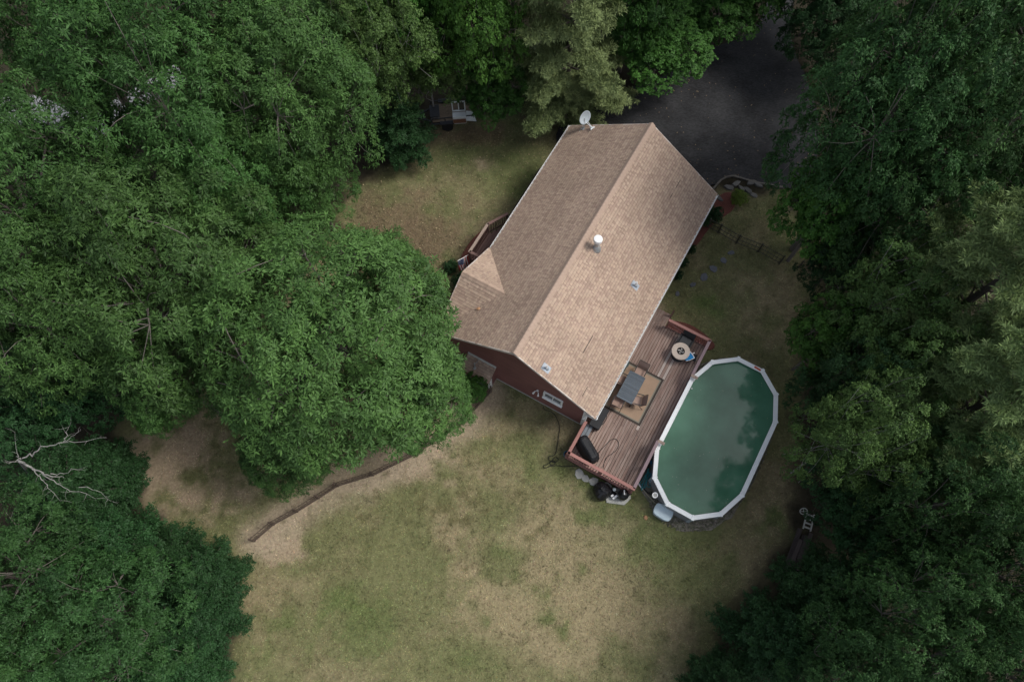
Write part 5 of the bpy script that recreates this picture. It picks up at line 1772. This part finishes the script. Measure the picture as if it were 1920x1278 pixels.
TR = [
    # big leafy mass left of the house
    ('ash2', 628, 655, 262, 12.5, 'broadest leafy crown, filling the middle left beside the house', LEFT),
    ('ash1', 330, 545, 215, 13.5, 'tall leafy crown in the centre of the left wood', LEFT),
    ('ash2', 555, 205, 180, 13.0, 'leafy crown left of the front yard and the trailer', LEFT),
    ('ash0', 330, 200, 205, 15.0, 'tall leafy crown in the upper left wood', LEFT),
    ('ash1', 140, 70, 165, 15.0, 'leafy crown beside the dark gap in the top left corner', LEFT),
    ('ash0', 75, 370, 195, 15.0, 'leafy crown at the left edge below the grey road slivers', LEFT),
    ('ash2', 785, 750, 112, 8.0, 'lower leafy crown hanging over the lawn left of the chase', LEFT),
    ('ash2', 730, 545, 98, 9.0, 'rounded lobe of leaves beside the cross gable over the front yard', LEFT),
    ('ash0', 120, 590, 175, 13.0, 'leafy crown at the left edge above the dead white birch', LEFT),
    ('ash1', 460, 25, 150, 14.0, 'leafy crown at the top edge between the upper left crowns', LEFT),
    ('ash2', 540, 850, 92, 6.5, 'lowest leafy crown over the picket fence bend', LEFT),
    ('ash0', 330, 715, 105, 9.0, 'leafy crown above the bare soil of the shaded lawn corner', LEFT),
    ('ash1', 450, 370, 125, 10.5, 'lower leafy crown between the central and upper left crowns', LEFT),
    ('ash0', 592, 358, 78, 7.0, 'small leafy crown in the notch left of the front yard', LEFT),
    ('maple0', 888, 728, 30, 2.2, 'low leafy sapling in front of the chase wall'),
    ('dark0', 140, 720, 110, 8.0, 'dark leafy tree above the dead white birch'),
    ('maple0', 290, 785, 36, 3.4, 'low lime-green sapling at the shaded lawn corner'),
    ('spray0', 200, 880, 70, 4.5, 'small dark tree under the dead birch limbs', None),
    ('spray0', 320, 1060, 80, 5.5, 'dark pointed tree between the lower left oaks and the fence end', None),
    # lower left
    ('dark0', 60, 800, 100, 7.0, 'dark tree behind the dead white birch at the left edge'),
    ('spray0', 150, 930, 110, 6.5, 'dark scrubby tree just below the dead white birch'),
    ('spray0', 245, 1045, 100, 6.5, 'dark leafy tree at the left end of the picket fence'),
    ('spray0', 388, 1080, 82, 5.0, 'bushy dark tree at the left lawn edge below the fence end'),
    ('spray0', 372, 1160, 85, 5.0, 'bushy dark tree at the left lawn edge near the bare red soil'),
    ('oak0', 60, 1080, 150, 11.0, 'oak with yellowish shoots at the lower left edge'),
    ('oak0', 220, 1180, 150, 10.0, 'oak in the bottom left corner wood'),
    ('spray0', 330, 1250, 100, 6.0, 'dark tree at the bottom edge left of the lawn'),
    ('oak0', 40, 1260, 130, 11.0, 'oak in the very bottom left corner'),
    # top middle
    ('birch0', 700, 110, 120, 12.0, 'thin-leaved birch with white branches left of the trailer'),
    ('birch0', 800, 120, 98, 7.0, 'thin-leaved birch with white branches right above the trailer'),
    ('maple0', 760, 20, 110, 12.0, 'maple at the top edge above the birches'),
    ('maple0', 890, 60, 105, 11.5, 'maple at the top edge left of the yellow pine'),
    ('maple0', 925, 165, 78, 4.6, 'maple between the trailer and the yellow pines'),
    ('spray0', 740, 235, 72, 5.5, 'low dark tree left of the trailer at the yard edge'),
    ('dark0', 640, 150, 80, 9.0, 'dark tree between the left wood and the birches'),
    ('pine1', 1075, 40, 105, 15.0, 'yellow-green pine at the top edge above the house'),
    ('pine1', 1080, 145, 100, 5.0, 'low yellow-green pine beside the satellite dish'),
    ('maple0', 1235, 85, 108, 4.6, 'bright maple overhanging the driveway behind the house'),
    ('maple0', 1185, 15, 90, 8.5, 'maple at the top edge between pine and driveway'),
    ('maple0', 1345, 22, 85, 5.0, 'maple hanging over the driveway at the top edge'),
    ('maple0', 1405, -45, 100, 7.0, 'maple above the top edge where the driveway leaves', None),
    ('dark0', 1565, -60, 110, 10.0, 'dark tree above the top edge right of the driveway', None),
    ('oak0', 1480, -170, 130, 15.0, 'unseen oak added across the driveway beyond the top edge for shade', None),  # from here to the right wood: out-of-view trees added to shade the driveway
    ('oak0', 1260, -120, 140, 15.0, 'unseen oak added behind the maples beyond the top edge for shade', None),
    ('ash0', 960, -130, 150, 15.0, 'ash beyond the top edge behind the pine', None),
    # right wood
    ('dark0', 1562, 62, 98, 6.5, 'dark tree right of the driveway at the top edge'),
    ('oak0', 1690, 130, 170, 17.0, 'tall oak in the upper right wood beside the driveway'),
    ('oak0', 1850, 80, 165, 16.0, 'tall oak in the top right corner'),
    ('oak0', 1620, 290, 160, 15.0, 'oak overhanging the right side of the driveway'),
    ('oak0', 1790, 280, 165, 15.0, 'oak at the right edge above the pines'),
    ('maple0', 1545, 400, 100, 8.5, 'maple at the wood edge above the wire fence'),
    ('oak0', 1690, 420, 125, 11.5, 'oak between driveway wood and the right pines'),
    ('dark0', 1570, 490, 75, 6.5, 'dark tree at the right end of the wire fence'),
    ('oak0', 1900, 395, 105, 12.0, 'oak at the right edge just above the pines'),
    ('pine0', 1825, 560, 165, 16.0, 'grey-green pine at the right edge, uppermost of the right pines'),
    ('pine0', 1830, 765, 155, 15.0, 'grey-green pine at the right edge level with the pool'),
    ('pine0', 1900, 880, 110, 12.0, 'grey-green pine at the right edge, lowest of the right pines'),
    ('birch0', 1660, 580, 115, 10.0, 'birch between the wood edge and the uppermost right pine'),
    ('birch0', 1670, 690, 110, 10.0, 'birch right of the pool towards the pines'),
    ('birch0', 1590, 830, 115, 11.0, 'yellow-green birch leaning out right beside the pool'),
    ('maple0', 1545, 640, 78, 7.0, 'bushy maple at the wood edge above the pool end'),
    ('dark0', 1570, 735, 82, 8.5, 'dark bushy tree right behind the pool corner'),
    ('birch0', 1690, 850, 95, 8.0, 'birch in the shade below the right pines'),
    ('dark0', 1600, 930, 95, 6.0, 'dark tree above the white ladder at the wood edge'),
    ('oak0', 1750, 950, 130, 11.5, 'oak in the right wood below the pines'),
    ('dark0', 1660, 1040, 95, 7.0, 'dark tree right of the plank stack'),
    ('oak0', 1850, 1060, 140, 12.5, 'oak at the lower right edge'),
    ('spray0', 1560, 1120, 105, 6.5, 'dark tree below the plank stack at the lawn edge'),
    ('oak0', 1690, 1170, 135, 11.0, 'oak with bright shoots in the lower right wood'),
    ('spray0', 1450, 1210, 100, 5.5, 'dark tree at the bottom lawn edge, left of the lower right oaks'),
    ('oak0', 1570, 1250, 115, 9.0, 'oak at the bottom edge right of the lawn'),
    ('oak0', 1850, 1240, 150, 12.0, 'oak in the bottom right corner'),
    ('spray0', 1350, 1275, 65, 4.0, 'low dark tree at the bottom edge where the lawn narrows'),
    # small shrubs
    ('limeshrub0', 1386, 371, 17, .7, 'lime-green shrub in the red mulch bed by the driveway'),
    ('shrub0', 1338, 404, 17, 1.0, 'round dark shrub at the house wall by the wire fence'),
    ('shrub0', 1322, 414, 12, .8, 'small dark shrub tucked under the eave by the wire fence'),
    ('shrub0', 1296, 468, 9, .6, 'small shrub under the eave below the wire fence'),
    ('shrub0', 1281, 492, 10, .6, 'small shrub under the eave near the middle of the wall'),
    ('shrub0', 1270, 516, 10, .6, 'small shrub under the eave next to the last stepping stone'),
    ('shrub0', 868, 528, 20, .9, 'dark shrub below the flag at the cross gable wall'),
    ('shrub0', 845, 500, 14, .6, 'small green shrub left of the flag'),
]
for a_ in TR:
    place(*a_)
# dead white birch leaning out of the lower left wood
db = empty('dead_birch', tuple(W(70, 905, 0)), 0)
tag(db, 'bare white dead birch with forked limbs at the left edge', 'tree')
o0 = W(70, 905, 0)
def wp_(x, y, z): return tuple(W(x, y, z) - o0)
m = MB()
base_ = wp_(35, 862, 6.2)
m.tube([(0, 0, -.2), tuple(np.array(base_) * .5 + np.array([.1, 0, .2])), base_], [.10, .08, .06], 8)
m.build('trunk', 'bark_birch', db)
for pts, r0 in [([(35, 862, 6.2), (50, 873, 6.7), (75, 883, 6.9), (98, 891, 7.0), (120, 895, 7.0)], .085), ([(38, 861, 6.2), (60, 850, 6.6), (78, 838, 6.9), (110, 831, 7.1), (150, 826, 7.2), (200, 820, 7.3)], .05),
                ([(65, 879, 6.8), (74, 895, 6.9), (88, 908, 7.0), (100, 925, 7.0), (120, 938, 7.0)], .035), ([(78, 885, 6.9), (100, 902, 7.0), (125, 916, 7.1), (160, 925, 7.1), (188, 933, 7.1)], .035),
                ([(98, 890, 7.0), (120, 886, 7.2), (153, 878, 7.4)], .03), ([(122, 829, 7.1), (124, 815, 7.4), (133, 792, 7.7)], .028), ([(38, 861, 6.3), (32, 850, 6.6), (28, 810, 7.2)], .025),
                ([(122, 830, 7.1), (140, 812, 7.4), (152, 803, 7.5)], .02), ([(150, 912, 7.1), (180, 920, 7.2), (212, 940, 7.2)], .022), ([(35, 862, 6.2), (22, 867, 6.3), (18, 866, 6.3)], .04)]:
    gd = random.Random(int(r0 * 9999))
    P_ = [Vector(wp_(*p)) for p in pts]
    fine = []
    for i in range(len(P_) - 1):
        for q in range(4):
            fine.append(P_[i].lerp(P_[i + 1], q / 4) + Vector((gd.gauss(0, .035), gd.gauss(0, .035), gd.gauss(0, .035))))
    fine.append(P_[-1])
    k = len(fine)
    m = MB()
    m.tube(fine, [r0 * .62 * (1 - .85 * i / (k - 1)) for i in range(k)], 6)
    for i in range(3, k):
        for _ in range(gd.choice([0, 0, 1, 1])):
            d_ = (fine[min(i + 1, k - 1)] - fine[i - 1]).normalized()
            e_ = fine[i] + (d_ * .5 + Vector((gd.gauss(0, .5), gd.gauss(0, .5), gd.gauss(.1, .4)))).normalized() * gd.uniform(.2, .6)
            m.tube([fine[i], fine[i].lerp(e_, .5) + Vector((gd.gauss(0, .04), gd.gauss(0, .04), 0)), e_], [.006, .004, .0015], 4)
    m.build('limb', 'bark_birch', db)
